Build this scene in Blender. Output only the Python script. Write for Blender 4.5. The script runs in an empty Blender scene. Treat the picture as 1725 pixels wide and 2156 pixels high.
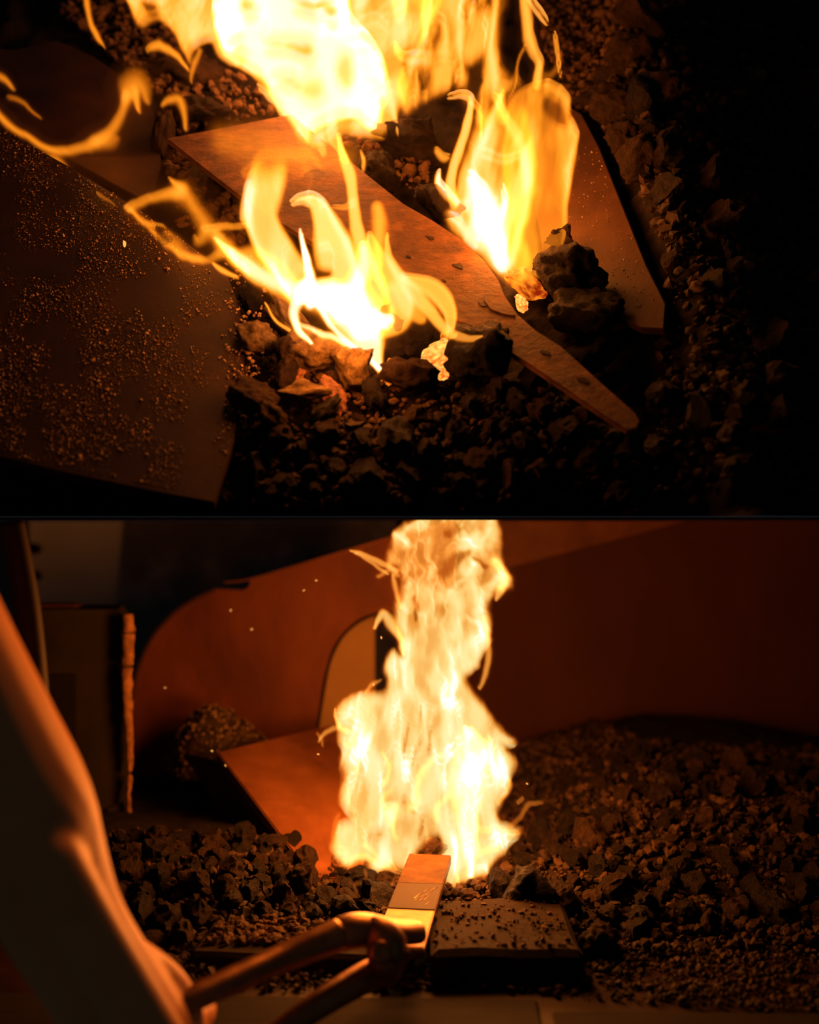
import bpy, bmesh, math, random
import numpy as np
from mathutils import Vector, Matrix, noise as mnoise

random.seed(7); np.random.seed(7)
S = bpy.context.scene
C = S.collection

# ------------------------------------------------------------------ camera, world, exposure
F, CX, HY, CZ = 2400.0, 862.5, 1093.0, 1.30     # focal length in pixels, principal column, eye-level row, eye height
cam_d = bpy.data.cameras.new('camera'); cam = bpy.data.objects.new('camera', cam_d); C.objects.link(cam)
cam.location = (0, 0, CZ); cam.rotation_euler = (math.pi/2, 0, 0)
cam_d.sensor_width = 36; cam_d.lens = 36*F/2156; cam_d.shift_y = (HY-1078)/2156
cam_d.clip_start = 0.02
cam_d.dof.use_dof = True; cam_d.dof.focus_distance = 1.27; cam_d.dof.aperture_fstop = 2.2
S.camera = cam
w = bpy.data.worlds.new('workshop_gloom'); S.world = w; w.use_nodes = True
w.node_tree.nodes['Background'].inputs[0].default_value = (0.75, 0.85, 1.0, 1)
w.node_tree.nodes['Background'].inputs[1].default_value = 0.018
S.view_settings.view_transform = 'Standard'; S.view_settings.look = 'None'
S.view_settings.exposure = 0.0; S.view_settings.gamma = 1.0; S.view_settings.use_curve_mapping = False
S.cycles.transparent_max_bounces = 48; S.cycles.max_bounces = 5
S.cycles.sample_clamp_indirect = 4.0
S.cycles.use_denoising = True

FIRE = (1.0, 0.255, 0.032)
def fire_light(name, p, watt, r, parent=None, col=FIRE):
    l = bpy.data.lights.new(name, 'POINT'); l.energy = watt; l.color = col; l.shadow_soft_size = r
    o = bpy.data.objects.new(name, l); C.objects.link(o); o.location = p
    if parent: o.parent = parent
    return o

# ------------------------------------------------------------------ geometry helpers
def P(px, py, d):
    """the point of the place that stands d metres in front of the eye on the sight line of a photograph pixel"""
    return Vector(((px-CX)/F*d, d, CZ+(HY-py)/F*d))
def on_plane(px, py, p0, n):
    r = Vector(((px-CX)/F, 1.0, (HY-py)/F)); o = Vector((0, 0, CZ))
    return o + r*((p0-o).dot(n)/r.dot(n))
TS, D0 = 1.19, 1.05                      # the upper hearth bed: a bank rising away from the eye
BN = Vector((0, -math.sin(math.atan(TS)), math.cos(math.atan(TS))))
def bed_d(py): return D0*TS/(TS-(HY-py)/F)
def U(px, py, h=0.0): return P(px, py, bed_d(py)) + BN*h
def setp(o, label=None, cat=None, group=None, kind=None):
    if label: o['label'] = label
    if cat: o['category'] = cat
    if group: o['group'] = group
    if kind: o['kind'] = kind
    return o
def link(name, me, mat=None, parent=None):
    o = bpy.data.objects.new(name, me); C.objects.link(o)
    if mat and not me.materials: me.materials.append(mat)
    if parent: o.parent = parent
    return o
def mesh(name, verts, faces, smooth=False):
    me = bpy.data.meshes.new(name); me.from_pydata([tuple(v) for v in verts], [], faces)
    if smooth: me.polygons.foreach_set('use_smooth', [True]*len(me.polygons))
    me.update(); return me
def empty(name, loc=(0, 0, 0)):
    o = bpy.data.objects.new(name, None); C.objects.link(o); o.location = loc; return o
def smooth_closed(pts, n=4):
    out = []; m = len(pts)
    for i in range(m):
        a, b, c, d = [np.array(pts[(i+k-1) % m], float) for k in range(4)]
        for k in range(n):
            t = k/n; out.append(tuple(.5*(2*b+(c-a)*t+(2*a-5*b+4*c-d)*t*t+(3*b-a-3*c+d)*t**3)))
    return out
def smooth_open(pts, n=6):
    pts = [np.array(p, float) for p in pts]; out = []
    for i in range(len(pts)-1):
        a = pts[max(i-1, 0)]; b = pts[i]; c = pts[i+1]; d = pts[min(i+2, len(pts)-1)]
        for k in range(n):
            t = k/n; out.append(.5*(2*b+(c-a)*t+(2*a-5*b+4*c-d)*t*t+(3*b-a-3*c+d)*t**3))
    out.append(pts[-1]); return out
def slab(name, top, off, mat, parent=None, bevel=0.0):
    """solid plate: a 3-D outline and the vector of its thickness"""
    n = len(top); bm = bmesh.new()
    a = [bm.verts.new(p) for p in top]; b = [bm.verts.new(Vector(p)+off) for p in top]
    fs = [bm.faces.new(a), bm.faces.new(b[::-1])]
    for i in range(n): bm.faces.new((a[i], b[i], b[(i+1) % n], a[(i+1) % n]))
    bmesh.ops.recalc_face_normals(bm, faces=bm.faces)
    if bevel:
        ed = [e for e in bm.edges if e.is_manifold and e.calc_face_angle(0) > .9]
        bmesh.ops.bevel(bm, geom=ed, offset=bevel, segments=2, affect='EDGES')
    me = bpy.data.meshes.new(name); bm.to_mesh(me); bm.free()
    return link(name, me, mat, parent)
def rough_box(name, lo, hi, mat, parent=None, cuts=4, amp=.003, bev=.004, rot=0.0, seed=0):
    """a worn block: bevelled, subdivided, slightly uneven"""
    bm = bmesh.new(); bmesh.ops.create_cube(bm, size=1)
    c = (Vector(lo)+Vector(hi))/2; s = Vector(hi)-Vector(lo)
    bmesh.ops.scale(bm, vec=s, verts=bm.verts)
    bmesh.ops.bevel(bm, geom=list(bm.edges), offset=bev, segments=1, affect='EDGES')
    bmesh.ops.subdivide_edges(bm, edges=[e for e in bm.edges if e.calc_length() > .02], cuts=cuts, use_grid_fill=True)
    for v in bm.verts:
        q = v.co*18+Vector((seed*3.1, seed, 0)); v.co += Vector((mnoise.noise(q), mnoise.noise(q+Vector((9, 0, 0))), mnoise.noise(q+Vector((0, 9, 0)))))*amp
    me = bpy.data.meshes.new(name); bm.to_mesh(me); bm.free()
    o = link(name, me, mat, parent); o.location = c; o.rotation_euler = (0, 0, rot); return o
def tube_bm(bm, pts, rad, seg=14, squash=None, up=Vector((0, 0, 1)), caps=True):
    pts = [Vector(p) for p in pts]; rings = []
    for i, p in enumerate(pts):
        t = (pts[min(i+1, len(pts)-1)]-pts[max(i-1, 0)]).normalized()
        s = t.cross(up).normalized(); u = s.cross(t)
        q = squash[i] if squash else 1.0
        rings.append([bm.verts.new(p+s*math.cos(a)*rad[i]*q+u*math.sin(a)*rad[i]) for a in [2*math.pi*k/seg for k in range(seg)]])
    for a, b in zip(rings, rings[1:]):
        for k in range(seg): bm.faces.new((a[k], a[(k+1) % seg], b[(k+1) % seg], b[k]))
    if caps: bm.faces.new(rings[0][::-1]); bm.faces.new(rings[-1])
def tube(name, pts, rad, mat, parent=None, seg=14, squash=None, n=5):
    if n:
        k = [list(p)+[r, (squash[i] if squash else 1)] for i, (p, r) in enumerate(zip(pts, rad))]
        k = smooth_open(k, n); pts = [q[:3] for q in k]; rad = [max(q[3], 1e-4) for q in k]; squash = [q[4] for q in k]
    bm = bmesh.new(); tube_bm(bm, pts, rad, seg, squash)
    bmesh.ops.recalc_face_normals(bm, faces=bm.faces)
    for f in bm.faces: f.smooth = len(f.verts) == 4
    me = bpy.data.meshes.new(name); bm.to_mesh(me); bm.free(); return link(name, me, mat, parent)
def remeshed(name, parts, voxel, smooth_it, mat, parent=None):
    """capsule chains fused into one continuous skin"""
    bm = bmesh.new()
    for pts, rad in parts:
        k = smooth_open([list(p)+[r] for p, r in zip(pts, rad)], 5)
        tube_bm(bm, [q[:3] for q in k], [q[3] for q in k], 16)
        for e in (k[0], k[-1]):
            bmesh.ops.create_icosphere(bm, subdivisions=2, radius=e[3]*.99, matrix=Matrix.Translation(Vector(e[:3])))
    me = bpy.data.meshes.new(name); bm.to_mesh(me); bm.free()
    o = bpy.data.objects.new('remesh_tmp', me); C.objects.link(o)
    m = o.modifiers.new('r', 'REMESH'); m.mode = 'VOXEL'; m.voxel_size = voxel
    m = o.modifiers.new('s', 'SMOOTH'); m.iterations = smooth_it; m.factor = .5
    dg = bpy.context.evaluated_depsgraph_get(); dg.update()
    out = bpy.data.meshes.new_from_object(o.evaluated_get(dg)); bpy.data.objects.remove(o)
    out.polygons.foreach_set('use_smooth', [True]*len(out.polygons)); out.name = name
    return link(name, out, mat, parent)

# ------------------------------------------------------------------ materials
def nodes(name):
    m = bpy.data.materials.new(name); m.use_nodes = True; nt = m.node_tree; nt.nodes.clear()
    return m, nt, nt.nodes.new('ShaderNodeOutputMaterial')
def solid(name, cols, rough=.6, scale=20., detail=6., bump=.3, bscale=None, metal=0., spec=.2, warm=True, stretch=(1, 1, 1), rvar=.1, rnd=0., dist=.002, pits=0.):
    m, nt, out = nodes(name); N = nt.nodes.new; L = nt.links.new
    if warm: cols = [(c[0], c[1]*.92, c[2]*.6) for c in cols]      # warm grade: the fire's orange cast is put into the base colours
    b = N('ShaderNodeBsdfPrincipled'); L(b.outputs[0], out.inputs[0])
    b.inputs['Metallic'].default_value = metal; b.inputs['Specular IOR Level'].default_value = spec
    tc = N('ShaderNodeTexCoord'); mp = N('ShaderNodeMapping'); mp.inputs['Scale'].default_value = stretch
    L(tc.outputs['Object'], mp.inputs[0])
    vec = mp.outputs[0]
    if rnd:
        oi = N('ShaderNodeObjectInfo'); ad = N('ShaderNodeVectorMath'); ad.operation = 'ADD'
        L(vec, ad.inputs[0]); sc = N('ShaderNodeMath'); sc.operation = 'MULTIPLY'; sc.inputs[1].default_value = 37
        L(oi.outputs['Random'], sc.inputs[0]); L(sc.outputs[0], ad.inputs[1]); vec = ad.outputs[0]
    n1 = N('ShaderNodeTexNoise'); n1.inputs['Scale'].default_value = scale; n1.inputs['Detail'].default_value = detail
    n1.inputs['Roughness'].default_value = .65; L(vec, n1.inputs['Vector'])
    r = N('ShaderNodeValToRGB'); el = r.color_ramp.elements
    pos = np.linspace(.28, .72, len(cols))
    el[0].position = pos[0]; el[0].color = (*cols[0], 1); el[1].position = pos[-1]; el[1].color = (*cols[-1], 1)
    for p, c in list(zip(pos, cols))[1:-1]: e = el.new(p); e.color = (*c, 1)
    L(n1.outputs['Fac'], r.inputs[0]); col = r.outputs[0]
    if rnd:
        mr = N('ShaderNodeMapRange'); mr.inputs[3].default_value = 1-rnd; mr.inputs[4].default_value = 1+rnd
        L(oi.outputs['Random'], mr.inputs[0])
        mx = N('ShaderNodeVectorMath'); mx.operation = 'SCALE'; L(col, mx.inputs[0]); L(mr.outputs[0], mx.inputs['Scale']); col = mx.outputs[0]
    L(col, b.inputs['Base Color'])
    rr = N('ShaderNodeMapRange'); rr.inputs[3].default_value = max(.05, rough-rvar); rr.inputs[4].default_value = min(1, rough+rvar)
    L(n1.outputs['Fac'], rr.inputs[0]); L(rr.outputs[0], b.inputs['Roughness'])
    if bump:
        n2 = N('ShaderNodeTexNoise'); n2.inputs['Scale'].default_value = bscale or scale*3; n2.inputs['Detail'].default_value = 8
        n2.inputs['Roughness'].default_value = .7; L(vec, n2.inputs['Vector'])
        bp = N('ShaderNodeBump'); bp.inputs['Strength'].default_value = bump; bp.inputs['Distance'].default_value = dist
        L(n2.outputs['Fac'], bp.inputs['Height']); L(bp.outputs[0], b.inputs['Normal'])
    return m
def flame_mat(name, stops, strength):
    """glowing gas: adds its own light, hides nothing; colour follows the heat of the gas"""
    m, nt, out = nodes(name); N = nt.nodes.new; L = nt.links.new
    at = N('ShaderNodeAttribute'); at.attribute_name = 'gas_heat'
    sc = N('ShaderNodeMath'); sc.operation = 'MULTIPLY'; sc.inputs[1].default_value = 1/1.6; sc.use_clamp = True; L(at.outputs['Fac'], sc.inputs[0])
    r = N('ShaderNodeValToRGB'); el = r.color_ramp.elements
    el[0].position = 0; el[0].color = (0, 0, 0, 1); el[1].position = 1; el[1].color = (*stops[-1][1], 1)
    for p, c in stops[:-1]: e = el.new(p/1.6); e.color = (*c, 1)
    L(sc.outputs[0], r.inputs[0])
    em = N('ShaderNodeEmission'); em.inputs[1].default_value = strength*.5; L(r.outputs[0], em.inputs[0])
    tr = N('ShaderNodeBsdfTransparent'); ad = N('ShaderNodeAddShader')
    L(em.outputs[0], ad.inputs[0]); L(tr.outputs[0], ad.inputs[1]); L(ad.outputs[0], out.inputs[0])
    m.cycles.emission_sampling = 'NONE'
    return m
def ember_mat(name, c0, c1, strength, scale=60):
    m, nt, out = nodes(name); N = nt.nodes.new; L = nt.links.new
    tc = N('ShaderNodeTexCoord'); n = N('ShaderNodeTexNoise'); n.inputs['Scale'].default_value = scale; n.inputs['Detail'].default_value = 5
    oi = N('ShaderNodeObjectInfo'); ad = N('ShaderNodeVectorMath'); L(tc.outputs['Object'], ad.inputs[0]); L(oi.outputs['Location'], ad.inputs[1]); L(ad.outputs[0], n.inputs['Vector'])
    r = N('ShaderNodeValToRGB'); el = r.color_ramp.elements
    el[0].position = .36; el[0].color = (*c0, 1); el[1].position = .66; el[1].color = (*c1, 1); L(n.outputs['Fac'], r.inputs[0])
    b = N('ShaderNodeBsdfPrincipled'); b.inputs['Base Color'].default_value = (.08, .04, .03, 1); b.inputs['Roughness'].default_value = .9
    L(r.outputs[0], b.inputs['Emission Color']); b.inputs['Emission Strength'].default_value = strength
    bp = N('ShaderNodeBump'); bp.inputs['Strength'].default_value = .5; bp.inputs['Distance'].default_value = .06; L(n.outputs['Fac'], bp.inputs['Height']); L(bp.outputs[0], b.inputs['Normal'])
    L(b.outputs[0], out.inputs[0]); m.cycles.emission_sampling = 'NONE'; return m

M = {}
M['coal'] = solid('coal', [(.006, .0038, .0025), (.018, .0105, .0065), (.045, .025, .014)], .6, 1.6, bump=.9, bscale=5, rnd=.45, dist=.06)
M['ash'] = solid('ash_coal', [(.07, .045, .03), (.34, .24, .15), (.66, .5, .34)], .9, 2.2, bump=1., bscale=5, dist=.09)
M['clinker'] = solid('clinker', [(.016, .009, .0055), (.055, .029, .016), (.11, .06, .034)], .8, 1.8, bump=1., bscale=5, rnd=.3, dist=.07)
M['gravel'] = solid('gravel', [(.005, .0034, .0022), (.024, .0135, .008), (.085, .048, .026)], .7, 38, bump=.6, bscale=150, dist=.002)
M['slag'] = solid('slag', [(.02, .012, .008), (.08, .046, .026), (.15, .085, .05)], .8, 40, bump=.8, bscale=160, dist=.003)
M['grit'] = solid('grit', [(.06, .04, .025), (.3, .2, .12), (.7, .5, .3)], .5, 220, bump=0)
M['bed'] = solid('coal_dust', [(.005, .004, .003), (.012, .008, .0055), (.028, .018, .011)], .9, 60, bump=1., bscale=240, dist=.004)
M['rust'] = solid('rust_steel', [(.06, .022, .010), (.13, .05, .021), (.20, .082, .036)], .6, 9, bump=.3, bscale=140, dist=.001)
M['rust_dark'] = solid('rust_dark', [(.012, .0055, .0028), (.024, .0105, .005), (.042, .019, .009)], .6, 10, bump=.3, bscale=120, dist=.001)
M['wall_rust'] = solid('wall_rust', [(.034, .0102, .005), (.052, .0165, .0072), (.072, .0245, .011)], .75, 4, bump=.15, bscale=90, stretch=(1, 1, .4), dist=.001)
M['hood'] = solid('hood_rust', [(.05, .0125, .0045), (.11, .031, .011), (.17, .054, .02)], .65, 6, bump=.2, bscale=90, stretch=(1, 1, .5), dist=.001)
M['scale'] = solid('forge_scale', [(.035, .014, .005), (.12, .052, .018), (.26, .12, .045)], .62, 30, bump=.9, bscale=70, dist=.003, stretch=(1, 1, 1.6))
M['billet'] = solid('bright_bar', [(.10, .055, .024), (.22, .125, .055), (.36, .21, .095)], .42, 60, bump=.9, bscale=110, metal=.6, dist=.001, rvar=.15)
M['band'] = solid('blued_band', [(.016, .008, .004), (.026, .013, .006), (.04, .02, .009)], .7, 30, bump=.3, bscale=80, metal=.0, dist=.001)
M['tong'] = solid('tong_iron', [(.20, .10, .05), (.38, .19, .09), (.5, .27, .13)], .36, 40, bump=.4, bscale=110, metal=.65, dist=.0012)
M['brick'] = solid('fire_brick', [(.008, .0045, .003), (.017, .009, .005), (.034, .018, .01)], .9, 60, bump=.8, bscale=180, dist=.003)
M['plaster'] = solid('old_plaster', warm=False, cols=[(.14, .125, .11), (.22, .20, .175), (.55, .5, .43)], rough=.9, scale=6, bump=.6, bscale=20, dist=.004)
M['grey'] = solid('grey_paint', warm=False, cols=[(.50, .52, .50), (.58, .60, .57)], rough=.7, scale=8, bump=.05)
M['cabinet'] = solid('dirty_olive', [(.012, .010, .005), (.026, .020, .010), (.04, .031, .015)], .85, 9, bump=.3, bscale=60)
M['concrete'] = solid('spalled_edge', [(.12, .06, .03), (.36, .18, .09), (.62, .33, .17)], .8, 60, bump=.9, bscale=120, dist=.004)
M['beige'] = solid('beige_plate', [(.40, .25, .13), (.50, .32, .17)], .75, 9, bump=.15)
M['dark'] = solid('soot', [(.008, .006, .005), (.014, .010, .008)], .9, 12, bump=.2)
M['skin'] = solid('skin', [(.66, .30, .14), (.76, .36, .17)], .5, 14, bump=.12, bscale=70, dist=.001)
M['pot'] = solid('pot_plate', [(.022, .010, .005), (.045, .02, .009), (.075, .034, .015)], .6, 14, bump=.4, bscale=140, dist=.0012)
M['black'] = solid('divider_black', [(.002, .002, .002), (.003, .003, .003)], 1., 12, bump=0, spec=0.)
M['bar_scale'] = solid('bar_scale', [(.03, .015, .006), (.075, .037, .014), (.12, .06, .023)], .85, 40, bump=.4, bscale=90, dist=.001)
M['ember'] = ember_mat('ember', (.25, .012, .001), (1.0, .24, .012), 1.2, 2.4)
M['ember_hot'] = ember_mat('ember_hot', (.9, .10, .005), (1.0, .55, .10), 1.6, 2.6)
M['ember_low'] = ember_mat('ember_low', (.015, .002, .001), (.75, .085, .006), .8, 2.2)
M['spark'] = ember_mat('spark', (1., .35, .05), (1., .5, .1), 1.2)
UP = [(.05, (.012, .0022, .0001)), (.12, (.06, .012, .0004)), (.25, (.25, .058, .0018)), (.42, (.60, .17, .007)), (.60, (.82, .275, .029)), (.80, (.95, .385, .088)), (1.1, (1, .55, .27)), (1.6, (1, 1, .9))]
LO = [(.05, (.014, .0025, .0002)), (.12, (.06, .012, .001)), (.25, (.21, .052, .004)), (.45, (.46, .175, .024)), (.65, (.55, .33, .088)), (.9, (.58, .45, .175)), (1.15, (.62, .53, .27)), (1.6, (1, 1, .9))]
M['flame_up'] = flame_mat('flame_gas_orange', UP, 2.0)
M['flame_lo'] = flame_mat('flame_gas_cream', LO, 1.8)

# ------------------------------------------------------------------ flames: heat fields turned into thin-walled bodies of gas
def _h(i, j, s):
    n = (i*374761393+j*668265263+s*1442695041) & 0xffffffff
    n = ((n ^ (n >> 13))*1274126177) & 0xffffffff
    return ((n ^ (n >> 16)) & 0xffff)/65535.
def vn(x, y, s=0):
    i = np.floor(x).astype(np.int64); j = np.floor(y).astype(np.int64); u = x-i; v = y-j
    u = u*u*u*(u*(u*6-15)+10); v = v*v*v*(v*(v*6-15)+10)
    return (_h(i, j, s)*(1-u)+_h(i+1, j, s)*u)*(1-v)+(_h(i, j+1, s)*(1-u)+_h(i+1, j+1, s)*u)*v
def fbm(x, y, s=0, o=4):
    a = 0; t = 0
    for k in range(o): a = a+vn(x*2**k, y*2**k, s+k*17)*.5**k; t += .5**k
    return a/t
def sst(a, b, x):
    t = np.clip((x-a)/(b-a), 0, 1); return t*t*(3-2*t)
class Field:
    def __init__(s, x0, y0, x1, y1, step=3.5, warp=10, wscale=60, seed=1):
        s.x = np.arange(x0, x1+step, step); s.y = np.arange(y0, y1+step, step); s.seed = seed
        s.GX, s.GY = np.meshgrid(s.x, s.y)
        a = fbm(s.GX/wscale, s.GY/(wscale*1.5), seed, 3)-.5; b = fbm(s.GX/wscale+40, s.GY/(wscale*1.5)+9, seed+5, 3)-.5
        s.X = s.GX+a*2*warp; s.Y = s.GY+b*2*warp
        s.H = np.zeros_like(s.X)
    def put(s, p, keep=.35):
        s.H = np.maximum(s.H, p)+keep*np.minimum(s.H, p); return s
    def dist(s, pts):
        best = np.full(s.X.shape, 9.); side = np.zeros(s.X.shape)
        k = smooth_open(pts, 6)
        for a, b in zip(k, k[1:]):
            dx, dy = b[0]-a[0], b[1]-a[1]; L = dx*dx+dy*dy+1e-9
            t = np.clip(((s.X-a[0])*dx+(s.Y-a[1])*dy)/L, 0, 1)
            d = np.hypot(s.X-a[0]-t*dx, s.Y-a[1]-t*dy)/np.maximum(a[2]+(b[2]-a[2])*t, .8)
            sd = np.sign((s.X-a[0])*dy-(s.Y-a[1])*dx)
            m = d < best; best = np.where(m, d, best); side = np.where(m, sd, side)
        return best, side
    def stroke(s, pts, val, soft=.6, edge=0., rim=0, keep=.35, halo=.16):
        """pts: (x, y, half width); edge: brighter sheet along both rims; rim: only along one side (+1 / -1)"""
        r, side = s.dist(pts)
        p = 1-sst(1-soft, 1.12, r)
        if edge: p = p*(1-edge+edge*np.exp(-((r-.72)/.22)**2))
        if rim: p = p*(.72+.28*np.exp(-((r*side*rim-.75)/.3)**2))
        s.H = s.H+halo*val*(np.clip(1-r/2.6, 0, 1))**2  # wide faint halo puts the bloom round the flame into the gas
        return s.put(p*val, keep)
    def poly_mask(s, pts, soft):
        k = smooth_closed(pts, 5); inside = np.zeros(s.X.shape, bool); dm = np.full(s.X.shape, 1e9)
        for i in range(len(k)):
            (ax, ay), (bx, by) = k[i][:2], k[(i+1) % len(k)][:2]
            c = ((ay > s.Y) != (by > s.Y)) & (s.X < (bx-ax)*(s.Y-ay)/(by-ay+1e-12)+ax); inside ^= c
            dx, dy = bx-ax, by-ay; L = dx*dx+dy*dy+1e-9; t = np.clip(((s.X-ax)*dx+(s.Y-ay)*dy)/L, 0, 1)
            dm = np.minimum(dm, (s.X-ax-t*dx)**2+(s.Y-ay-t*dy)**2)
        return sst(-soft, soft, np.where(inside, 1, -1)*np.sqrt(dm))
    def poly(s, pts, val, soft=8, keep=.35): return s.put(s.poly_mask(pts, soft)*val, keep)
    def cut(s, pts, amt, soft=8): s.H = s.H*(1-amt*s.poly_mask(pts, soft)); return s
    def mul(s, a): s.H = s.H*a; return s
    def streak(s, sx, sy, lo, hi, seed=3, lean=0.):
        n = fbm((s.X+lean*s.Y)/sx, s.Y/sy, seed, 4); s.H = s.H*(lo+(hi-lo)*sst(.3, .7, n)); return s
    def fil(s, sx, sy, amp, seed=3, lean=0., sharp=7, curl=14):
        """thin bright folds of the luminous sheet"""
        a = s.X+curl*(fbm(s.X/50, s.Y/60, seed+3, 3)-.5)*2+lean*s.Y; b = s.Y+curl*(fbm(s.X/50+7, s.Y/60, seed+4, 3)-.5)*2
        n = fbm(a/sx, b/sy, seed, 2); m = fbm(a/sx/2+9, b/sy/2, seed+8, 2)
        r = np.clip(1-np.abs(2*n-1)*1.6, 0, 1)**sharp*sst(.35, .65, m)
        s.H = s.H*(1+amp*r); return s
    def build(s, name, mat, parent, depth, thick=.02, wob=.02, foot=None, back=.2):
        """depth: distance of the middle of the gas body for a grid point; front and back skins bulge by the heat"""
        H = s.H; ny, nx = H.shape
        keep = (np.maximum.reduce([H[:-1, :-1], H[1:, :-1], H[:-1, 1:], H[1:, 1:]]) > .012)
        if not keep.any(): return []
        lab = np.where(keep, np.arange(1, keep.size+1).reshape(keep.shape), 0)
        while True:                                   # label the separate bodies of gas
            q = np.pad(lab, 1); n = lab
            for a in (0, 1, 2):
                for b in (0, 1, 2): n = np.maximum(n, q[a:a+lab.shape[0], b:b+lab.shape[1]])
            n = np.where(keep, n, 0)
            if (n == lab).all(): break
            lab = n
        out = []
        for L_ in np.unique(lab[keep]):
            k1 = lab == L_
            if k1.sum() >= 14: out.append(s._mesh(name, mat, parent, depth, thick, wob, foot, back, k1))
        return out
    def _mesh(s, name, mat, parent, depth, thick, wob, foot, back, keep):
        H = s.H
        Hs = H.copy()
        for _ in range(3):
            Hs[1:-1, 1:-1] = (Hs[:-2, 1:-1]+Hs[2:, 1:-1]+Hs[1:-1, :-2]+Hs[1:-1, 2:]+Hs[1:-1, 1:-1])/5
        D = depth(s.GX, s.GY)+wob*(fbm(s.GX/90, s.GY/120, s.seed+31, 3)-.5)*2
        T = thick*np.sqrt(np.clip(Hs, 0, 1.2))+.0004
        if foot: T = T*(.15+.85*sst(foot[0], foot[1], s.GY))
        idx = np.zeros(H.shape, bool)
        idx[:-1, :-1] |= keep; idx[1:, :-1] |= keep; idx[:-1, 1:] |= keep; idx[1:, 1:] |= keep
        full = np.zeros(H.shape, bool)
        full[1:-1, 1:-1] = keep[:-1, :-1] & keep[1:, :-1] & keep[:-1, 1:] & keep[1:, 1:]
        ids = np.full(H.shape, -1); ids[idx] = np.arange(idx.sum())
        bid = ids.copy(); nb = full.sum(); bid[full] = idx.sum()+np.arange(nb)
        def co(d, mask):
            return np.stack([((s.GX-CX)/F*D)[mask], (d)[mask], (CZ+(HY-s.GY)/F*D)[mask]], 1)
        T2 = np.where(full, T, 0)
        V = np.concatenate([co(D-T2*(2-back), idx), co(D+T2*back, full)])
        hv = np.concatenate([H[idx], H[full]])
        a, b, c, d = ids[:-1, :-1][keep], ids[:-1, 1:][keep], ids[1:, 1:][keep], ids[1:, :-1][keep]
        q1 = np.stack([a, d, c, b], 1)
        a, b, c, d = bid[:-1, :-1][keep], bid[:-1, 1:][keep], bid[1:, 1:][keep], bid[1:, :-1][keep]
        q2 = np.stack([a, b, c, d], 1)
        q2 = q2[np.any(q2 >= idx.sum(), axis=1)]
        Q = np.concatenate([q1, q2]).astype(np.int32)
        me = bpy.data.meshes.new(name); me.vertices.add(len(V)); me.vertices.foreach_set('co', V.astype(np.float32).ravel())
        me.loops.add(Q.size); me.loops.foreach_set('vertex_index', Q.ravel())
        me.polygons.add(len(Q)); me.polygons.foreach_set('loop_start', np.arange(0, Q.size, 4, dtype=np.int32))
        me.polygons.foreach_set('use_smooth', np.ones(len(Q), bool))
        at = me.attributes.new('gas_heat', 'FLOAT', 'POINT'); at.data.foreach_set('value', hv.astype(np.float32))
        me.update(calc_edges=True); me.validate()
        return link(name, me, mat, parent)

# ------------------------------------------------------------------ coal lumps
def rock_mesh(name, seed, sub=2, facets=9, rough=.16, jag=.085):
    rnd = random.Random(seed); bm = bmesh.new(); bmesh.ops.create_icosphere(bm, subdivisions=sub, radius=1)
    pl = []
    for k in range(facets):
        n = Vector((rnd.gauss(0, 1), rnd.gauss(0, 1), rnd.gauss(0, 1))).normalized(); pl.append((n, rnd.uniform(.55, .85)))
    o = Vector((rnd.uniform(-50, 50), rnd.uniform(-50, 50), 3))
    for v in bm.verts:
        c = v.co.copy()
        for n, d in pl:
            k = c.dot(n)
            if k > d: c -= n*(k-d)*.92
        c *= 1+rough*mnoise.noise(c*1.7+o)*1.6+jag*mnoise.noise(c*5+o)*2+(jag*.8*mnoise.noise(c*11+o) if sub > 2 else 0)
        v.co = c
    me = bpy.data.meshes.new(name); bm.to_mesh(me); bm.free()
    me.polygons.foreach_set('use_smooth', [sub > 3]*len(me.polygons)); return me
ROCKS = [rock_mesh('lump', 100+k, 3, 7+k % 4) for k in range(10)]
HERO = [rock_mesh('hero_lump', 300+k, 4, 10, .16, .085) for k in range(6)]
def place_rock(name, me, mat, loc, scale, rot, parent=None):
    o = bpy.data.objects.new(name, me); C.objects.link(o); o.location = loc; o.scale = scale; o.rotation_euler = rot
    if not me.materials: me.materials.append(mat)
    o.material_slots[0].link = 'OBJECT'; o.material_slots[0].material = mat
    return o
def small_rocks(name, items, mat, seed=0, sub=1):
    """many crumbs joined into one mesh; items: (loc, radius)"""
    rnd = random.Random(seed); base = []
    for k in range(8):
        me = rock_mesh('crumb', 900+k+seed, sub, 6, .2, .08); v = np.empty(len(me.vertices)*3, np.float32); me.vertices.foreach_get('co', v)
        f = np.array([p.vertices[:] for p in me.polygons], np.int32); base.append((v.reshape(-1, 3), f)); bpy.data.meshes.remove(me)
    VV = []; FF = []; o = 0
    for loc, r in items:
        v, f = base[rnd.randrange(8)]
        e = Matrix.Rotation(rnd.uniform(0, 6.3), 3, 'Z') @ Matrix.Rotation(rnd.uniform(0, 6.3), 3, 'X')
        sc = np.array([rnd.uniform(.7, 1.3), rnd.uniform(.6, 1.1), rnd.uniform(.5, .9)])*r
        VV.append((v*sc) @ np.array(e).T+np.array(loc)); FF.append(f+o); o += len(v)
    V = np.concatenate(VV).astype(np.float32); Q = np.concatenate(FF).astype(np.int32)
    me = bpy.data.meshes.new(name); me.vertices.add(len(V)); me.vertices.foreach_set('co', V.ravel())
    me.loops.add(Q.size); me.loops.foreach_set('vertex_index', Q.ravel()); me.polygons.add(len(Q))
    me.polygons.foreach_set('loop_start', np.arange(0, Q.size, 3, dtype=np.int32)); me.polygons.foreach_set('use_smooth', np.zeros(len(Q), bool))
    me.update(calc_edges=True); return link(name, me, mat)
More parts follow.
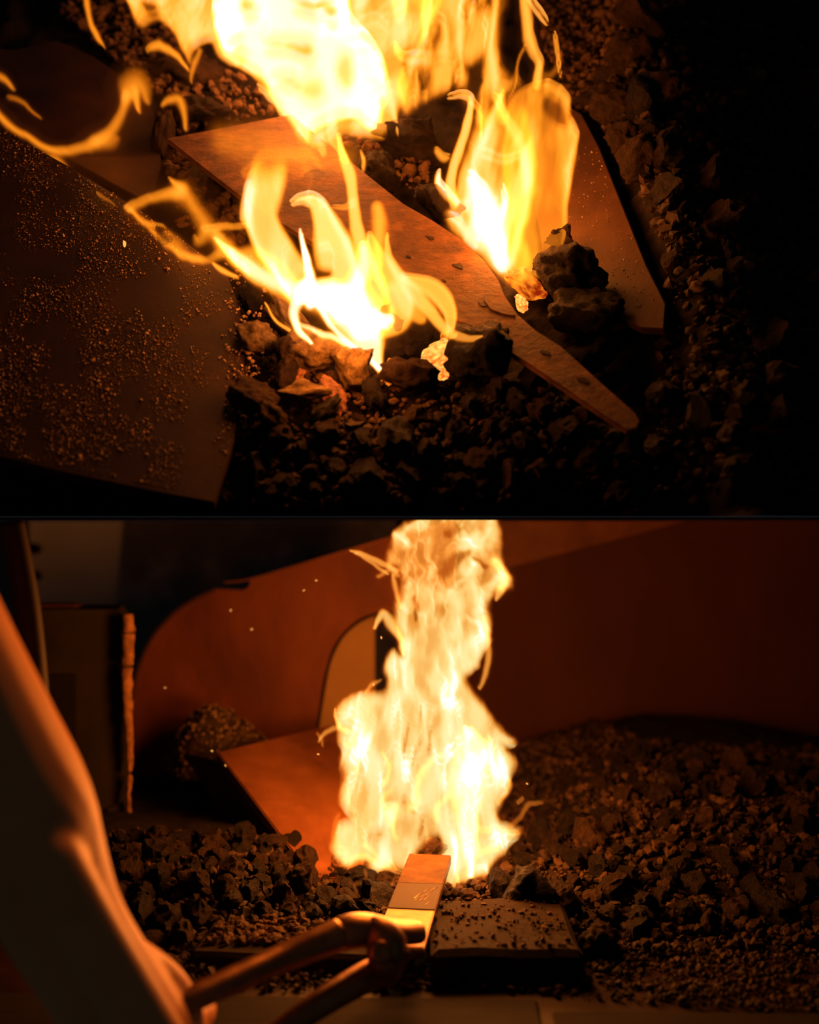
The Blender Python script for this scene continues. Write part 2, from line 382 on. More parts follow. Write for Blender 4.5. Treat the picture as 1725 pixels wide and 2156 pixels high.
def in_poly(x, y, pts):
    c = False
    for i in range(len(pts)):
        ax, ay = pts[i]; bx, by = pts[(i+1) % len(pts)]
        if (ay > y) != (by > y) and x < (bx-ax)*(y-ay)/(by-ay)+ax: c = not c
    return c
def grid_sheet(name, nx, ny, fn, mat):
    V = [fn(i/(nx-1), j/(ny-1)) for j in range(ny) for i in range(nx)]
    Fc = [(j*nx+i, j*nx+i+1, (j+1)*nx+i+1, (j+1)*nx+i) for j in range(ny-1) for i in range(nx-1)]
    return link(name, mesh(name, V, Fc, True), mat)

# =================================================================== STRUCTURE
# divider added to block light between the hearths; its underside is at eye level
o = slab('divider_1', [Vector((-1.6, .98, CZ)), Vector((1.6, .98, CZ)), Vector((1.6, 2.75, CZ)), Vector((-1.6, 2.75, CZ))], Vector((0, 0, .0012)), M['black'])
setp(o, 'thin black divider added between the hearths to block light, seen edge-on', kind='structure')

# ---- lower hearth
ZT = CZ-.44
def sm(a, b, x):
    t = max(0., min(1., (x-a)/(b-a))); return t*t*(3-2*t)
def heap(x, y):
    h = .085*sm(.06, .36, x-.12*(y-1.4))*sm(1.16, 1.62, y)
    h += .055*math.exp(-((x-.19)/.13)**2-((y-1.86)/.16)**2)
    h *= 1-.55*sm(.45, .85, x)*sm(1.6, 1.9, y)
    h += .035*sm(-.1, -.2, x)*sm(1.14, 1.3, y)*(1-.6*sm(1.45, 1.7, y))
    e = sm(1.13, 1.18, y)
    h += e*(.008*mnoise.noise(Vector((x*14, y*14, 1)))+.003*mnoise.noise(Vector((x*50, y*50, 1))))
    return h
o = slab('floor', [Vector((-1.3, .96, ZT)), Vector((1.5, .96, ZT)), Vector((1.5, 2.3, ZT)), Vector((-1.3, 2.3, ZT))], Vector((0, 0, -.03)), M['rust_dark'])
setp(o, 'rusty steel table top of the lower hearth, dusted with coal', kind='structure')
def coalbed(u, v):
    x = -1.0+2.2*u; y = 1.13+.95*v
    return (x, y, ZT+.001+heap(x, y)-.006*(1-sm(1.13, 1.17, y)))
o = grid_sheet('coal_bank', 200, 95, coalbed, M['bed']); setp(o, 'dark bank of coal dust under the lumps of the lower hearth', 'coal dust', kind='stuff')
o = slab('wall_back', [P(835, 1094, 2.12), P(2400, 1094, 2.12), P(2400, 1640, 2.12), P(835, 1640, 2.12)], Vector((0, .02, 0)), M['wall_rust'])
setp(o, 'dark red-brown rusty steel back wall of the lower hearth', kind='structure')
o = slab('wall_left', [P(-250, 1094, 2.7), P(1000, 1094, 2.7), P(1000, 1700, 2.7), P(-250, 1700, 2.7)], Vector((0, .02, 0)), M['plaster'])
setp(o, 'dark workshop wall with cracked peeling plaster behind the hearth', kind='structure')

# ---- upper hearth bed
def right_pile(px, py):
    e = 1238+.3*max(0, py-330); return .05*sm(e, e+95, px)-.075*sm(e+95, e+520, px)-.03*sm(880, 1090, py)
def upbed(u, v):
    px = -700+3100*u; py = 1300-1500*v
    h = -.012+right_pile(px, py)+.012*mnoise.noise(Vector((px/45, py/35, 0)))+.005*mnoise.noise(Vector((px/14, py/12, 4)))
    q = U(px, py, h); q.z = max(q.z, CZ+.0025); return q
o = grid_sheet('hearth_bed', 290, 160, upbed, M['bed']); setp(o, 'dark dusty coal bed of the upper hearth', 'coal bed', kind='structure')

# =================================================================== LOWER HEARTH: PLATES AND BLOCKS
dP = 1.86
pan = [(268, 1648), (272, 1560), (276, 1480), (285, 1425), (305, 1370), (332, 1325), (372, 1285), (415, 1258), (455, 1240), (480, 1241), (512, 1243), (524, 1236), (527, 1221), (650, 1184), (800, 1139), (942, 1096),
       (960, 1096), (960, 1250), (900, 1283), (850, 1284), (800, 1290), (760, 1306), (728, 1332), (706, 1364), (692, 1402), (682, 1450), (674, 1500), (668, 1560), (560, 1580), (420, 1608)]
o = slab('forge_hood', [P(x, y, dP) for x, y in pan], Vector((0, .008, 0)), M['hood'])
setp(o, 'orange-lit rusty steel hood side with a rounded shoulder and an arched cut-out', 'hood')
tube('rolled_rim', [P(x, y, dP-.001) for x, y in [(276, 1480), (285, 1425), (305, 1370), (332, 1325), (372, 1285), (415, 1258), (455, 1240)]], [.0035]*7, M['rust_dark'], o, 8)
tube('top_lip', [P(x, y, dP-.002) for x, y in [(470, 1226), (527, 1219), (650, 1183), (800, 1138), (938, 1097)]], [.0012, .0018, .0018, .0018, .0018], M['rust'], o, 8)
tube('arch_weld', [P(x, y, dP-.001) for x, y in [(668, 1545), (682, 1450), (692, 1402), (706, 1364), (728, 1332), (760, 1306), (800, 1290)]], [.002, .003, .0025, .003, .0025, .003, .002], M['dark'], o, 8)
o = slab('arch_back_plate', [P(640, 1250, 2.05), P(789, 1250, 2.05), P(789, 1580, 2.05), P(640, 1580, 2.05)], Vector((0, .01, 0)), M['beige'])
setp(o, 'beige plate seen through the arched cut-out left of the flame', 'plate')
o = slab('lit_wall_strip', [P(1000, 1096, 2.06), P(1445, 1096, 2.06), P(1320, 1130, 2.06), P(1180, 1166, 2.06), P(1060, 1198, 2.06), P(1000, 1212, 2.06)], Vector((0, .012, 0)), M['rust'])  # paler plate paints the lit part of the wall above the shadow edge
setp(o, 'lighter strip added on the back wall for the light above its sloping shadow edge', 'lit strip')
o = rough_box('stone_ledge', tuple(P(262, 1790, 1.86)), tuple(P(600, 1612, 1.93)), M['rust_dark'], cuts=6, amp=.006, seed=3, rot=.0)
setp(o, 'low dark ledge under the hood side, behind the tilted plate', 'ledge')
# mound of grit behind the plate
def mound(u, v):
    a = 2*math.pi*u; r = v
    x = math.cos(a)*r*(.085+.01*math.sin(3*a)+(.035 if math.cos(a) > 0 else 0)*math.cos(a)); y = math.sin(a)*r*.075
    h = .098*(1-r**1.7)*(1-.35*r*math.cos(a))
    c = P(458, 1612, 1.76); q = Vector((c.x+x, c.y+y, c.z-.005+h)); return q+Vector((0, 0, .008*mnoise.noise(q*60)+.005*mnoise.noise(q*160)))
o = grid_sheet('grit_mound', 90, 30, mound, M['gravel']); setp(o, 'small mound of dark glittering grit against the hood side', 'grit', kind='stuff')
c = P(455, 1610, 1.76)
it = []
for k in range(900):
    a = random.uniform(0, 6.28); r = math.sqrt(random.random()); q = mound(a/6.283, r); it.append((q, random.uniform(.0010, .0026)))
o = small_rocks('loose_grit', it, M['grit'], 5, 1); setp(o, 'loose glittering grains on the grit mound', 'grit', kind='stuff')
# tilted plate
TL, TR, BL = P(458, 1583, 1.60), P(722, 1520, 1.78), P(622, 1795, 1.40)
pn = (TR-TL).cross(BL-TL).normalized()
if pn.y > 0: pn = -pn
ptt = [TL, TR, on_plane(790, 1700, TL, pn), on_plane(760, 1850, TL, pn), on_plane(660, 1850, TL, pn)]
tp = empty('fire_pot_plate', BL); setp(tp, 'tilted rusty steel plate leaning left of the cream flame', 'plate')
o = slab('plate_face', [p-BL for p in ptt], -pn*.012, M['rust'], tp, .0015)
e0, e1 = TL-BL, on_plane(660, 1850, TL, pn)-BL
back = Vector((-.07, .10, -.01))
slab('side_flange', [e0-pn*.0125, e1-pn*.0125, e1-pn*.0125+back, e0-pn*.0125+back], Vector((.004, .004, -.004)), M['rust_dark'], tp)

# far left: grey panel, cabinet, broken slab edge
o = slab('grey_board', [P(62, 1096, 2.5), P(256, 1096, 2.5), P(240, 1282, 2.5), P(62, 1278, 2.5)], Vector((0, .02, 0)), M['grey'])
setp(o, 'plain grey board on the dark wall at the far left', 'board')
for yy in (1156, 1212):
    k = tube('peg', [P(62, yy, 2.49), P(75, yy, 2.47), P(84, yy+2, 2.46)], [.012, .012, .006], M['dark']); setp(k, 'upper of two dark stubs on the left side of the grey board' if yy == 1156 else 'lower of two dark stubs on the left side of the grey board', 'stub')
o = rough_box('ledge_board', (P(30, 1283, 1.68).x, 1.68, P(30, 1283.5, 1.68).z), (P(161, 1271, 1.68).x, 1.72, P(161, 1272, 1.68).z), M['rust'], cuts=2, amp=.001); setp(o, 'narrow rusty strip lying on top of the dark pillar', 'strip')
cab = empty('side_pillar', P(170, 1800, 1.66)); setp(cab, 'dark pillar at the left with a broken, orange-lit edge', 'pillar'); org = cab.location
o = slab('pillar_body', [P(x, y, 1.66)-org for x, y in [(78, 1284), (250, 1283), (262, 1300), (262, 1420), (266, 1560), (268, 1690), (262, 1780), (235, 1800), (222, 1860), (78, 1860)]], Vector((-.02, .10, 0)), M['cabinet'], cab)
slab('stain_panel', [P(x, y, 1.655)-org for x, y in [(78, 1420), (160, 1420), (160, 1700), (78, 1700)]], Vector((0, .003, 0)), M['dark'], cab)
o = slab('flaked_patch', [P(x, y, 1.654)-org for x, y in [(226, 1702), (262, 1688), (264, 1750), (256, 1800), (240, 1812), (228, 1806)]], Vector((0, .004, 0)), M['cabinet'], cab)
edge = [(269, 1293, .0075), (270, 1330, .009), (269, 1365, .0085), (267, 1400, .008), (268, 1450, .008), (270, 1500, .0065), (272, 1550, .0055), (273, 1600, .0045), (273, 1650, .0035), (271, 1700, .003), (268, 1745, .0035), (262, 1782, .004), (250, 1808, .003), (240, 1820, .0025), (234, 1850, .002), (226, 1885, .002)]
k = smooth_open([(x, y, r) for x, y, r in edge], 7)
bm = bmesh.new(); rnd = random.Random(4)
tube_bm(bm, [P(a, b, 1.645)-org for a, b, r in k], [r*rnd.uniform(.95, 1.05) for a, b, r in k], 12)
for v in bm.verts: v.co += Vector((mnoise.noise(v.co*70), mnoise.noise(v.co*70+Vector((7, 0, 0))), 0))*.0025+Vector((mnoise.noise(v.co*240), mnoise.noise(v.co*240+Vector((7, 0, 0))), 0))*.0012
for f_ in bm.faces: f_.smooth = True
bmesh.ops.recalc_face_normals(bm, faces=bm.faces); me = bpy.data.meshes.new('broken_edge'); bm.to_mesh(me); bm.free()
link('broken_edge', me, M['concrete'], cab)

# bricks and front rails, the rails widened to darken the bright-lit table front
o = rough_box('fire_brick', (P(905, 2000, 1.10).x, 1.075, ZT), (P(1222, 2000, 1.10).x+.0, 1.225, ZT+.032), M['brick'], cuts=6, amp=.004, bev=.006, rot=.03, seed=1)
setp(o, 'flat dark brick to the right of the heated bar', 'brick')
o = rough_box('fire_brick', (P(412, 2000, 1.12).x, 1.10, ZT), (P(800, 2000, 1.12).x, 1.19, ZT+.020), M['brick'], cuts=6, amp=.003, bev=.004, rot=-.06, seed=2)
setp(o, 'long flat brick to the left of the heated bar, behind the tongs', 'brick')
o = rough_box('rail_dark_cover', (-.5, .93, ZT), (.115, 1.042, ZT+.006), M['dark'], cuts=5, amp=.002, bev=.003, rot=-.03, seed=5)
setp(o, 'dark iron rail along the front of the table, widened to darken it', 'rail')
o = rough_box('rail_dark_cover', (.125, .92, ZT), (.75, 1.008, ZT+.004), M['dark'], cuts=5, amp=.002, bev=.002, rot=-.01, seed=6)  # dark cover paints the dimness of the table's front corner
setp(o, 'low dark cover added over the front right corner of the table to dim it', 'rail')
o = slab('iron_offcut', [P(1652, 1616, 1.86), P(1740, 1640, 1.80), P(1740, 1690, 1.76), P(1650, 1655, 1.8)], Vector((0, .01, -.03)), M['dark'])
setp(o, 'black angular iron offcut by the back wall at the far right', 'offcut')

# heated bar
bz = .034
def at_z(px, py, z):
    d = (CZ-z)*F/(py-HY); return P(px, py, d)
bp0 = at_z(873, 1797, ZT+bz+.012); bp1 = at_z(792, 1946, ZT+bz+.002); bp2 = at_z(886, 2000, ZT+bz+.0); bp3 = at_z(948, 1838, ZT+bz+.010)
# straighten to a rectangle: axis from the near-end middle to the far-end middle
ax = ((bp0+bp3)/2-(bp1+bp2)/2); axn = ax.normalized(); sd = axn.cross(Vector((0, 0, 1))).normalized()
na = at_z(838, 1994, ZT+bz+.002); fa = at_z(906, 1800, ZT+bz+.014)
hb = empty('steel_bar', na); setp(hb, 'flat steel bar with a scratched dark band, held by the tongs in the cream flame', 'bar')
axn = (fa-na).normalized(); sd = axn.cross(Vector((0, 0, 1))).normalized(); upv = sd.cross(axn).normalized(); Lb = (fa-na).length
def bar_piece(name, a, b, wd, mat, lift=0., th=.010):
    return slab(name, [axn*a-sd*wd+upv*lift, axn*a+sd*wd+upv*lift, axn*b+sd*wd+upv*lift, axn*b-sd*wd+upv*lift], -upv*th, mat, hb, .001)
bar_piece('bar_body', 0, Lb, .0245, M['billet'])
bar_piece('scale_skin', Lb*.64, Lb*.998, .0243, M['bar_scale'], .0006, .0008)
bnd = bar_piece('dark_band', Lb*.36, Lb*.64, .0243, M['band'], .0008, .0008)
for k in range(14):
    a = Lb*random.uniform(.40, .58); s = random.uniform(-.008, .016)
    slab('scratch', [axn*a+sd*s+upv*.0012, axn*a+sd*(s+.0008)+upv*.0012, axn*(a+random.uniform(.006, .018))+sd*(s+.005)+upv*.0012], -upv*.0003, M['billet'], bnd)

# tongs
tg = empty('tongs', P(800, 1990, 1.03)); setp(tg, 'long dark iron tongs gripping the end of the bar', 'tongs'); to = tg.location
def T(pts): return [P(*p)-to for p in pts]
tube('upper_jaw', T([(690, 1978, 1.0), (735, 1962, 1.005), (775, 1957, 1.015), (815, 1960, 1.025), (850, 1962, 1.035), (880, 1962, 1.042), (890, 1963, 1.044)]), [.0135, .0150, .0140, .0110, .0100, .0095, .006], M['tong'], tg, 18, [1., 1.15, 1.5, 1.9, 2.0, 1.7, 1.0])
tube('lower_jaw', T([(800, 2035, 1.02), (825, 2012, 1.035), (850, 2003, 1.045), (884, 2002, 1.055)]), [.013, .011, .0085, .006], M['tong'], tg, 14, [1.1, 1.2, 1.5, 1.4])
chk = tube('pivot_cheek', T([(783, 1952, 1.012), (803, 1968, 1.005), (818, 1995, 1.002), (815, 2030, 1.004), (800, 2062, 1.006)]), [.012, .0155, .017, .0165, .012], M['tong'], tg, 16, [1., 1.1, 1.2, 1.1, .9])
tube('rivet', T([(800, 2005, .985), (802, 2005, .980), (803, 2005, .978)]), [.011, .010, .006], M['tong'], chk, 12, n=0)
tube('rein', T([(715, 1968, 1.0), (660, 1990, .985), (590, 2020, .965), (500, 2060, .93), (420, 2096, .90), (360, 2124, .88), (300, 2155, .86)]), [.0140, .0130, .0120, .0112, .0105, .0097, .009], M['tong'], tg, 16)
tube('rein', T([(805, 2040, 1.015), (765, 2060, 1.0), (710, 2092, .975), (650, 2130, .95), (560, 2195, .92), (440, 2282, .88)]), [.013, .0135, .0125, .0115, .0100, .0075], M['tong'], tg, 16)
k = tube('dark_pole', [P(22, 1100, 1.0), P(38, 1180, 1.0), P(58, 1300, 1.0), P(75, 1480, 1.0), P(85, 1700, 1.0)], [.012]*5, M['rust_dark'], None, 12); setp(k, 'dark upright pole behind the arm at the far left', 'pole')

# person: forearm and hand, near the eye
parts = [
    ([P(-165, 1236, .80), P(-98, 1400, .81), P(-28, 1560, .82), P(38, 1700, .83), P(82, 1820, .84), P(140, 1950, .85), P(215, 2070, .86), P(300, 2200, .87)],
     [.0440, .0480, .0520, .0540, .0500, .0440, .0420, .0420]),
    ([P(110, 1800, .80), P(190, 1960, .81), P(270, 2100, .82), P(345, 2230, .83)], [.020, .022, .023, .024]),      # ridge of tendon and wrist
    ([P(225, 1990, .88), P(300, 2035, .89), P(352, 2075, .895), P(385, 2130, .90), P(400, 2200, .90)], [.0180, .0175, .0165, .0160, .0150]),   # thumb
    ([P(240, 2080, .88), P(320, 2200, .89), P(350, 2300, .90)], [.036, .036, .033]),                               # palm
]
for i, (px, py) in enumerate([(330, 2170), (325, 2240), (315, 2310), (300, 2370)]):                                # four fingers closed round the reins
    L_ = [1., 1.05, 1., .85][i]
    b0 = P(px, py, .90)
    parts.append(([b0, b0+Vector((.026, .018, -.002))*L_, b0+Vector((.028, .048, 0))*L_, b0+Vector((.004, .062, .002))*L_, b0+Vector((-.016, .050, .002))*L_], [.0125, .0120, .0110, .0100, .0085]))
per = remeshed('person', parts, .004, 8, M['skin']); setp(per, 'person reaching in from the left, only the forearm and hand on the tongs showing', 'person')

# ---- lower coals
LEFT_Z = [(235, 1800), (300, 1770), (420, 1770), (640, 1800), (760, 1850), (850, 1880), (815, 1930), (700, 1945), (430, 1955), (380, 2010), (300, 2010), (240, 1960)]
RIGHT_Z = [(1000, 1880), (1060, 1800), (1110, 1720), (1200, 1640), (1300, 1590), (1725, 1640), (1790, 1750), (1790, 1960), (1560, 1975), (1400, 1985), (1260, 2010), (1225, 1930), (1000, 1905), (940, 1900)]
def proj(x, y, z): return CX+x/y*F, HY-(z-CZ)/y*F
def lower_scatter(zone, n, r0, r1, seed, name, label, cat, group, mats, gap=.78):
    rnd = random.Random(seed); got = []; tries = 0
    while len(got) < n and tries < 60000:
        tries += 1
        x = rnd.uniform(-.6, .85); y = rnd.uniform(1.08, 2.0); z = ZT+heap(x, y)
        px, py = proj(x, y, z)
        if not in_poly(px, py, zone): continue
        r = rnd.uniform(r0, r1)*(.75 if rnd.random() < .4 else 1)
        if any((x-a)**2+(y-b)**2 < ((r+c)*gap)**2 for a, b, c in got): continue
        got.append((x, y, r))
        o = place_rock(name, ROCKS[rnd.randrange(len(ROCKS))], mats[rnd.randrange(len(mats))], (x, y, z+r*.45+.004),
                       (r*rnd.uniform(.9, 1.3), r*rnd.uniform(.8, 1.1), r*rnd.uniform(.65, 1.)), (rnd.uniform(0, 6), rnd.uniform(0, 6), rnd.uniform(0, 6)))
        setp(o, label, cat, group)
    return got
lower_scatter(LEFT_Z, 85, .011, .022, 11, 'coal_lump', 'dark coal lump in the bank left of the heated bar', 'coal', 'coal lumps left of the bar', [M['coal'], M['coal'], M['clinker']])
lower_scatter(RIGHT_Z, 105, .011, .024, 12, 'coal_lump', 'dark coal lump in the heap right of the heated bar', 'coal', 'coal lumps right of the bar', [M['coal'], M['coal'], M['coal'], M['clinker']])
def lower_crumbs(zone, n, r0, r1, seed, mat, ymin=1.03):
    rnd = random.Random(seed); it = []
    while len(it) < n:
        x = rnd.uniform(-.6, 1.05); y = rnd.uniform(ymin, 2.08); z = ZT+heap(x, y); px, py = proj(x, y, z)
        if in_poly(px, py, zone): r = r0+(r1-r0)*rnd.random()**2.5; it.append(((x, y, z+r*(.3+.7*rnd.random())+.001), r))
    return it
o = small_rocks('coal_crumbs', lower_crumbs([(225, 1760), (640, 1770), (880, 1860), (800, 1950), (430, 2070), (240, 2000)], 4000, .002, .009, 21, M['gravel']), M['gravel'], 1)
setp(o, 'small coal crumbs between the lumps left of the bar', 'coal crumbs', kind='stuff')
o = small_rocks('coal_crumbs', lower_crumbs([(930, 1890), (1020, 1800), (1090, 1660), (1060, 1500), (1250, 1520), (1400, 1570), (2050, 1600), (2050, 1970), (1230, 2030), (1000, 1930)], 10000, .002, .0095, 22, M['gravel']), M['gravel'], 2)
setp(o, 'small coal crumbs over the heap right of the bar', 'coal crumbs', kind='stuff')
o = small_rocks('coal_crumbs', lower_crumbs([(240, 2000), (900, 2030), (1250, 2000), (1780, 1960), (1780, 2150), (1050, 2090), (380, 2090)], 3500, .0008, .0055, 23, M['gravel'], 1.0), M['gravel'], 3)
setp(o, 'fine coal crumbs strewn over the front of the table', 'coal crumbs', kind='stuff')
rnd = random.Random(77); it = []
for k in range(420): it.append(((P(905, 0, 1.1).x+rnd.uniform(.004, .135), rnd.uniform(1.085, 1.22), ZT+.0335), .0006+.0035*rnd.random()**3))
for k in range(420): it.append(((P(412, 0, 1.12).x+rnd.uniform(.012, .175), rnd.uniform(1.125, 1.19), ZT+.0215+.003*rnd.random()), .001+.007*rnd.random()**2))
o = small_rocks('coal_crumbs', it, M['slag'], 4); setp(o, 'coal crumbs spilled on top of the two flat bricks', 'coal crumbs', kind='stuff')
o = place_rock('coal_lump', HERO[1], M['clinker'], P(912, 1795, 1.34)+Vector((0, .005, 0)), (.016, .014, .016), (1, 2, 0)); setp(o, 'dark coal lump lying on the far end of the bar', 'coal')
o = place_rock('coal_lump', HERO[2], M['ember_low'], P(722, 1806, 1.36), (.012, .011, .014), (0, .4, 0)); setp(o, 'smooth lump given a firelit orange glow at the left foot of the cream flame', 'coal')
o = place_rock('coal_lump', HERO[3], M['clinker'], P(600+32, 1846, 1.28), (.017, .014, .022), (.4, .3, .2)); setp(o, 'tall pale-sided coal lump at the lower corner of the tilted plate', 'coal')
o = place_rock('coal_lump', HERO[4], M['coal'], P(1110, 1880, 1.24), (.030, .024, .034), (.4, 1.3, .2)); setp(o, 'big dark coal lump behind the flat brick on the right', 'coal')
o = place_rock('coal_lump', HERO[0], M['coal'], P(1625, 1920, 1.24), (.031, .026, .027), (2.4, .3, .2)); setp(o, 'large squared coal lump at the right front edge of the heap', 'coal')
o = place_rock('coal_lump', HERO[5], M['clinker'], P(1262, 1990, 1.15), (.027, .018, .022), (.2, .3, .9)); setp(o, 'brown blocky coal lump standing beside the end of the right brick', 'coal')
o = place_rock('coal_lump', HERO[2], M['clinker'], P(1455, 1620, 1.72), (.028, .02, .02), (.2, 1.3, .9)); setp(o, 'pale rounded coal lump on the ridge of the heap below the back wall', 'coal')

# =================================================================== UPPER HEARTH
def upper_plane(px, py, h, nx): return U(px, py, h), (BN+Vector((nx, 0, 0))).normalized()
def upper_plate(name, pts, plane, th, mat, label, cat, bev=.001):
    p0, n = plane
    o = slab(name, [on_plane(x, y, p0, n) for x, y in pts], -n*th, mat, None, bev); return setp(o, label, cat)
PL_G = upper_plane(480, 700, .016, .10); PL_R = upper_plane(1250, 450, .02, -.45); PL_B = upper_plane(900, 560, .032, .0)
upper_plate('grit_plate', [(-120, 205), (0, 268), (150, 352), (300, 445), (400, 515), (478, 575), (506, 650), (516, 740), (508, 850), (492, 930), (470, 1000), (452, 1058), (330, 1036), (150, 998), (0, 962), (-120, 935)], PL_G, .012, M['rust_dark'], 'dark rusty steel plate strewn with bright grit at the left', 'plate')
upper_plate('smooth_plate', [(-120, 190), (-120, 90), (30, 105), (120, 85), (200, 120), (300, 190), (336, 260), (338, 360), (318, 430), (150, 338), (0, 252)], upper_plane(300, 300, .0, .05), .012, M['rust_dark'], 'smooth brown steel plate behind the thin curling flame at upper left', 'plate')
upper_plate('sloping_plate', [(1160, 200), (1225, 240), (1262, 310), (1310, 430), (1362, 560), (1402, 640), (1398, 692), (1350, 690), (1290, 664), (1230, 600), (1150, 560), (1120, 400)], PL_R, .010, M['pot'], 'gritty rusty steel plate sloping down right of the right flame', 'plate')
bl = [(350, 291), (470, 268), (612, 240), (690, 300), (770, 364), (850, 428), (910, 462), (968, 500), (1018, 545), (1050, 588), (1062, 620), (1090, 660), (1128, 694), (1182, 728), (1250, 790), (1338, 868), (1348, 886), (1342, 902), (1322, 906), (1262, 868), (1190, 818), (1110, 764), (1042, 722), (1000, 690), (962, 676), (900, 655), (800, 590), (680, 525), (530, 432), (430, 355)]
nb = Vector((.02, 0, 0))
bd = upper_plate('blade_blank', bl, PL_B, .007, M['scale'], 'flat forged blade blank with a narrow tang lying across the coals', 'blade', bev=.0012)
for k, (x, y, r) in enumerate([(968, 560, 10), (905, 500, 9), (860, 540, 5), (935, 590, 5), (1015, 640, 8), (1150, 742, 9), (1230, 800, 12)]):
    pts = [(x+r*math.cos(a)*random.uniform(.6, 1.6), y+r*.5*math.sin(a)*random.uniform(.5, 1.3)+.4*r*math.cos(a)) for a in [i*math.pi/4 for i in range(8)]]
    slab('scale_flake', [on_plane(a, b, PL_B[0]+BN*.0006, BN) for a, b in pts], -BN*.0012, M['rust_dark'], bd)
slab('scale_flake', [on_plane(a, b, PL_B[0]+BN*.0012, BN) for a, b in [(1022, 610), (1040, 596), (1056, 612), (1074, 640), (1086, 664), (1060, 660), (1034, 650), (1020, 632)]], -BN*.0018, M['scale'], bd)
# grit on the left plate
rnd = random.Random(33); it = []
gp = [(0, 268), (300, 445), (478, 575), (512, 700), (505, 860), (452, 1050), (0, 955)]
while len(it) < 11000:
    x = rnd.uniform(-40, 520); y = rnd.uniform(270, 1055)
    if not in_poly(max(x, 1), y, gp): continue
    if fbm(np.array(x/70.), np.array(y/70.), 3) < .36+.25*rnd.random(): continue
    it.append((on_plane(x, y, PL_G[0], PL_G[1])+PL_G[1]*.0003, .00038+.0011*rnd.random()**5+(.0014 if rnd.random() < .012 else 0)))
for k in range(260):
    x = rnd.gauss(520, 22); y = rnd.uniform(560, 900); it.append((U(x, y, .016), rnd.uniform(.0008, .003)))
o = small_rocks('bright_grit', it, M['grit'], 6, 1); setp(o, 'bright grit scattered over the dark plate at the left', 'grit', kind='stuff')
it = []
for k in range(700):
    x = rnd.uniform(1170, 1400); y = rnd.uniform(300, 690)
    if in_poly(x, y, [(1190, 260), (1255, 310), (1395, 650), (1290, 655), (1180, 560)]): it.append((on_plane(x, y, PL_R[0], PL_R[1])+PL_R[1]*.0003, .0004+.0009*rnd.random()**3))
o = small_rocks('fine_grit', it, M['grit'], 7, 1); setp(o, 'fine grit on the plate right of the right flame', 'grit', kind='stuff')

# hero coals round the fire
def hero(px, py, rx, ry, mat, label, k=0, rot=0., h=.010, name='coal_lump', dz=.8):
    d = bed_d(py)/F; r = Matrix.Rotation(rot, 4, 'Y')
    o = place_rock(name, HERO[k % 6], mat, U(px, py, h), (rx*d*1.15, (rx+ry)/2*d*dz, ry*d*1.15), (0, rot, 0)); return setp(o, label, 'coal')
hero(852, 730, 58, 62, M['coal'], 'round dark coal lump at the centre, right under the front flame', 0, .2, .03)
hero(1003, 778, 62, 66, M['coal'], 'large black coal lump beside the blade, right of the glowing gap', 1, .1, .025)
hero(668, 772, 56, 40, M['ash'], 'pale cracked ash-covered coal at the foot of the front flame', 2, .1, .022)
hero(745, 800, 44, 46, M['ash'], 'pale wedge-shaped coal right of the cracked ash-covered coal', 3, .5, .022)
hero(543, 745, 40, 32, M['ash'], 'pale coal resting on the edge of the grit plate', 4, .3, .02)
hero(610, 775, 32, 34, M['clinker'], 'brown coal between the plate-edge coal and the cracked coal', 5, .7, .018)
hero(608, 690, 26, 64, M['ash'], 'long pale coal leaning under the left side of the front flame', 1, -.75, .012)
hero(532, 655, 24, 44, M['coal'], 'upright dark shard at the upper edge of the grit plate', 3, .1, .02)
hero(640, 856, 56, 24, M['ash'], 'flat pale coal below the red-hot gap', 0, -.1, .018)
hero(545, 872, 50, 36, M['clinker'], 'knobbly brown coal at the lower right of the grit plate', 2, .4, .02)
hero(575, 905, 38, 26, M['clinker'], 'small brown coal tucked below the knobbly coal', 4, .9, .015)
hero(868, 818, 58, 38, M['clinker'], 'brown smoky coal below the round dark coal', 5, .2, .014)
hero(790, 845, 36, 22, M['coal'], 'low dark coal between the pale wedge and the smoky coal', 1, 1.2, .01)
hero(690, 885, 40, 26, M['coal'], 'dark jagged coal below the flat pale coal', 3, 2.2, .012)
hero(600, 815, 36, 22, M['clinker'], 'small crumbly coal left of the red-hot gap', 2, 1.9, .012)
hero(1190, 620, 70, 62, M['coal'], 'dark rough coal right of the glowing orange coal', 4, .3, .02)
hero(1175, 540, 28, 32, M['clinker'], 'brown coal standing against the plate by the right flame', 0, .5, .02)
hero(1240, 690, 70, 50, M['coal'], 'broad dark coal above the tang of the blade', 2, .1, .02)
hero(935, 445, 60, 34, M['coal'], 'dark curved coal behind the upper edge of the blade', 5, .6, .002)
hero(860, 310, 70, 50, M['coal'], 'dark coal between the white flame and the right flame', 3, .2, .01)
hero(800, 370, 45, 40, M['coal'], 'dark coal behind the blade below the white flame', 1, 1.2, .004)
hero(420, 245, 60, 26, M['coal'], 'dark coal lying above the cut end of the blade', 4, .1, .005)
hero(410, 160, 70, 45, M['clinker'], 'big brown coal behind the cut end of the blade', 2, .3, .0)
hero(345, 300, 22, 60, M['clinker'], 'gritty brown coal between the smooth plate and the blade', 5, .1, .0)
hero(470, 400, 44, 40, M['coal'], 'black coal in the hollow left of the blade', 0, .4, -.006)
hero(1110, 600, 44, 34, M['ember'], 'glowing orange coal at the foot of the right flame', 3, .2, .006)
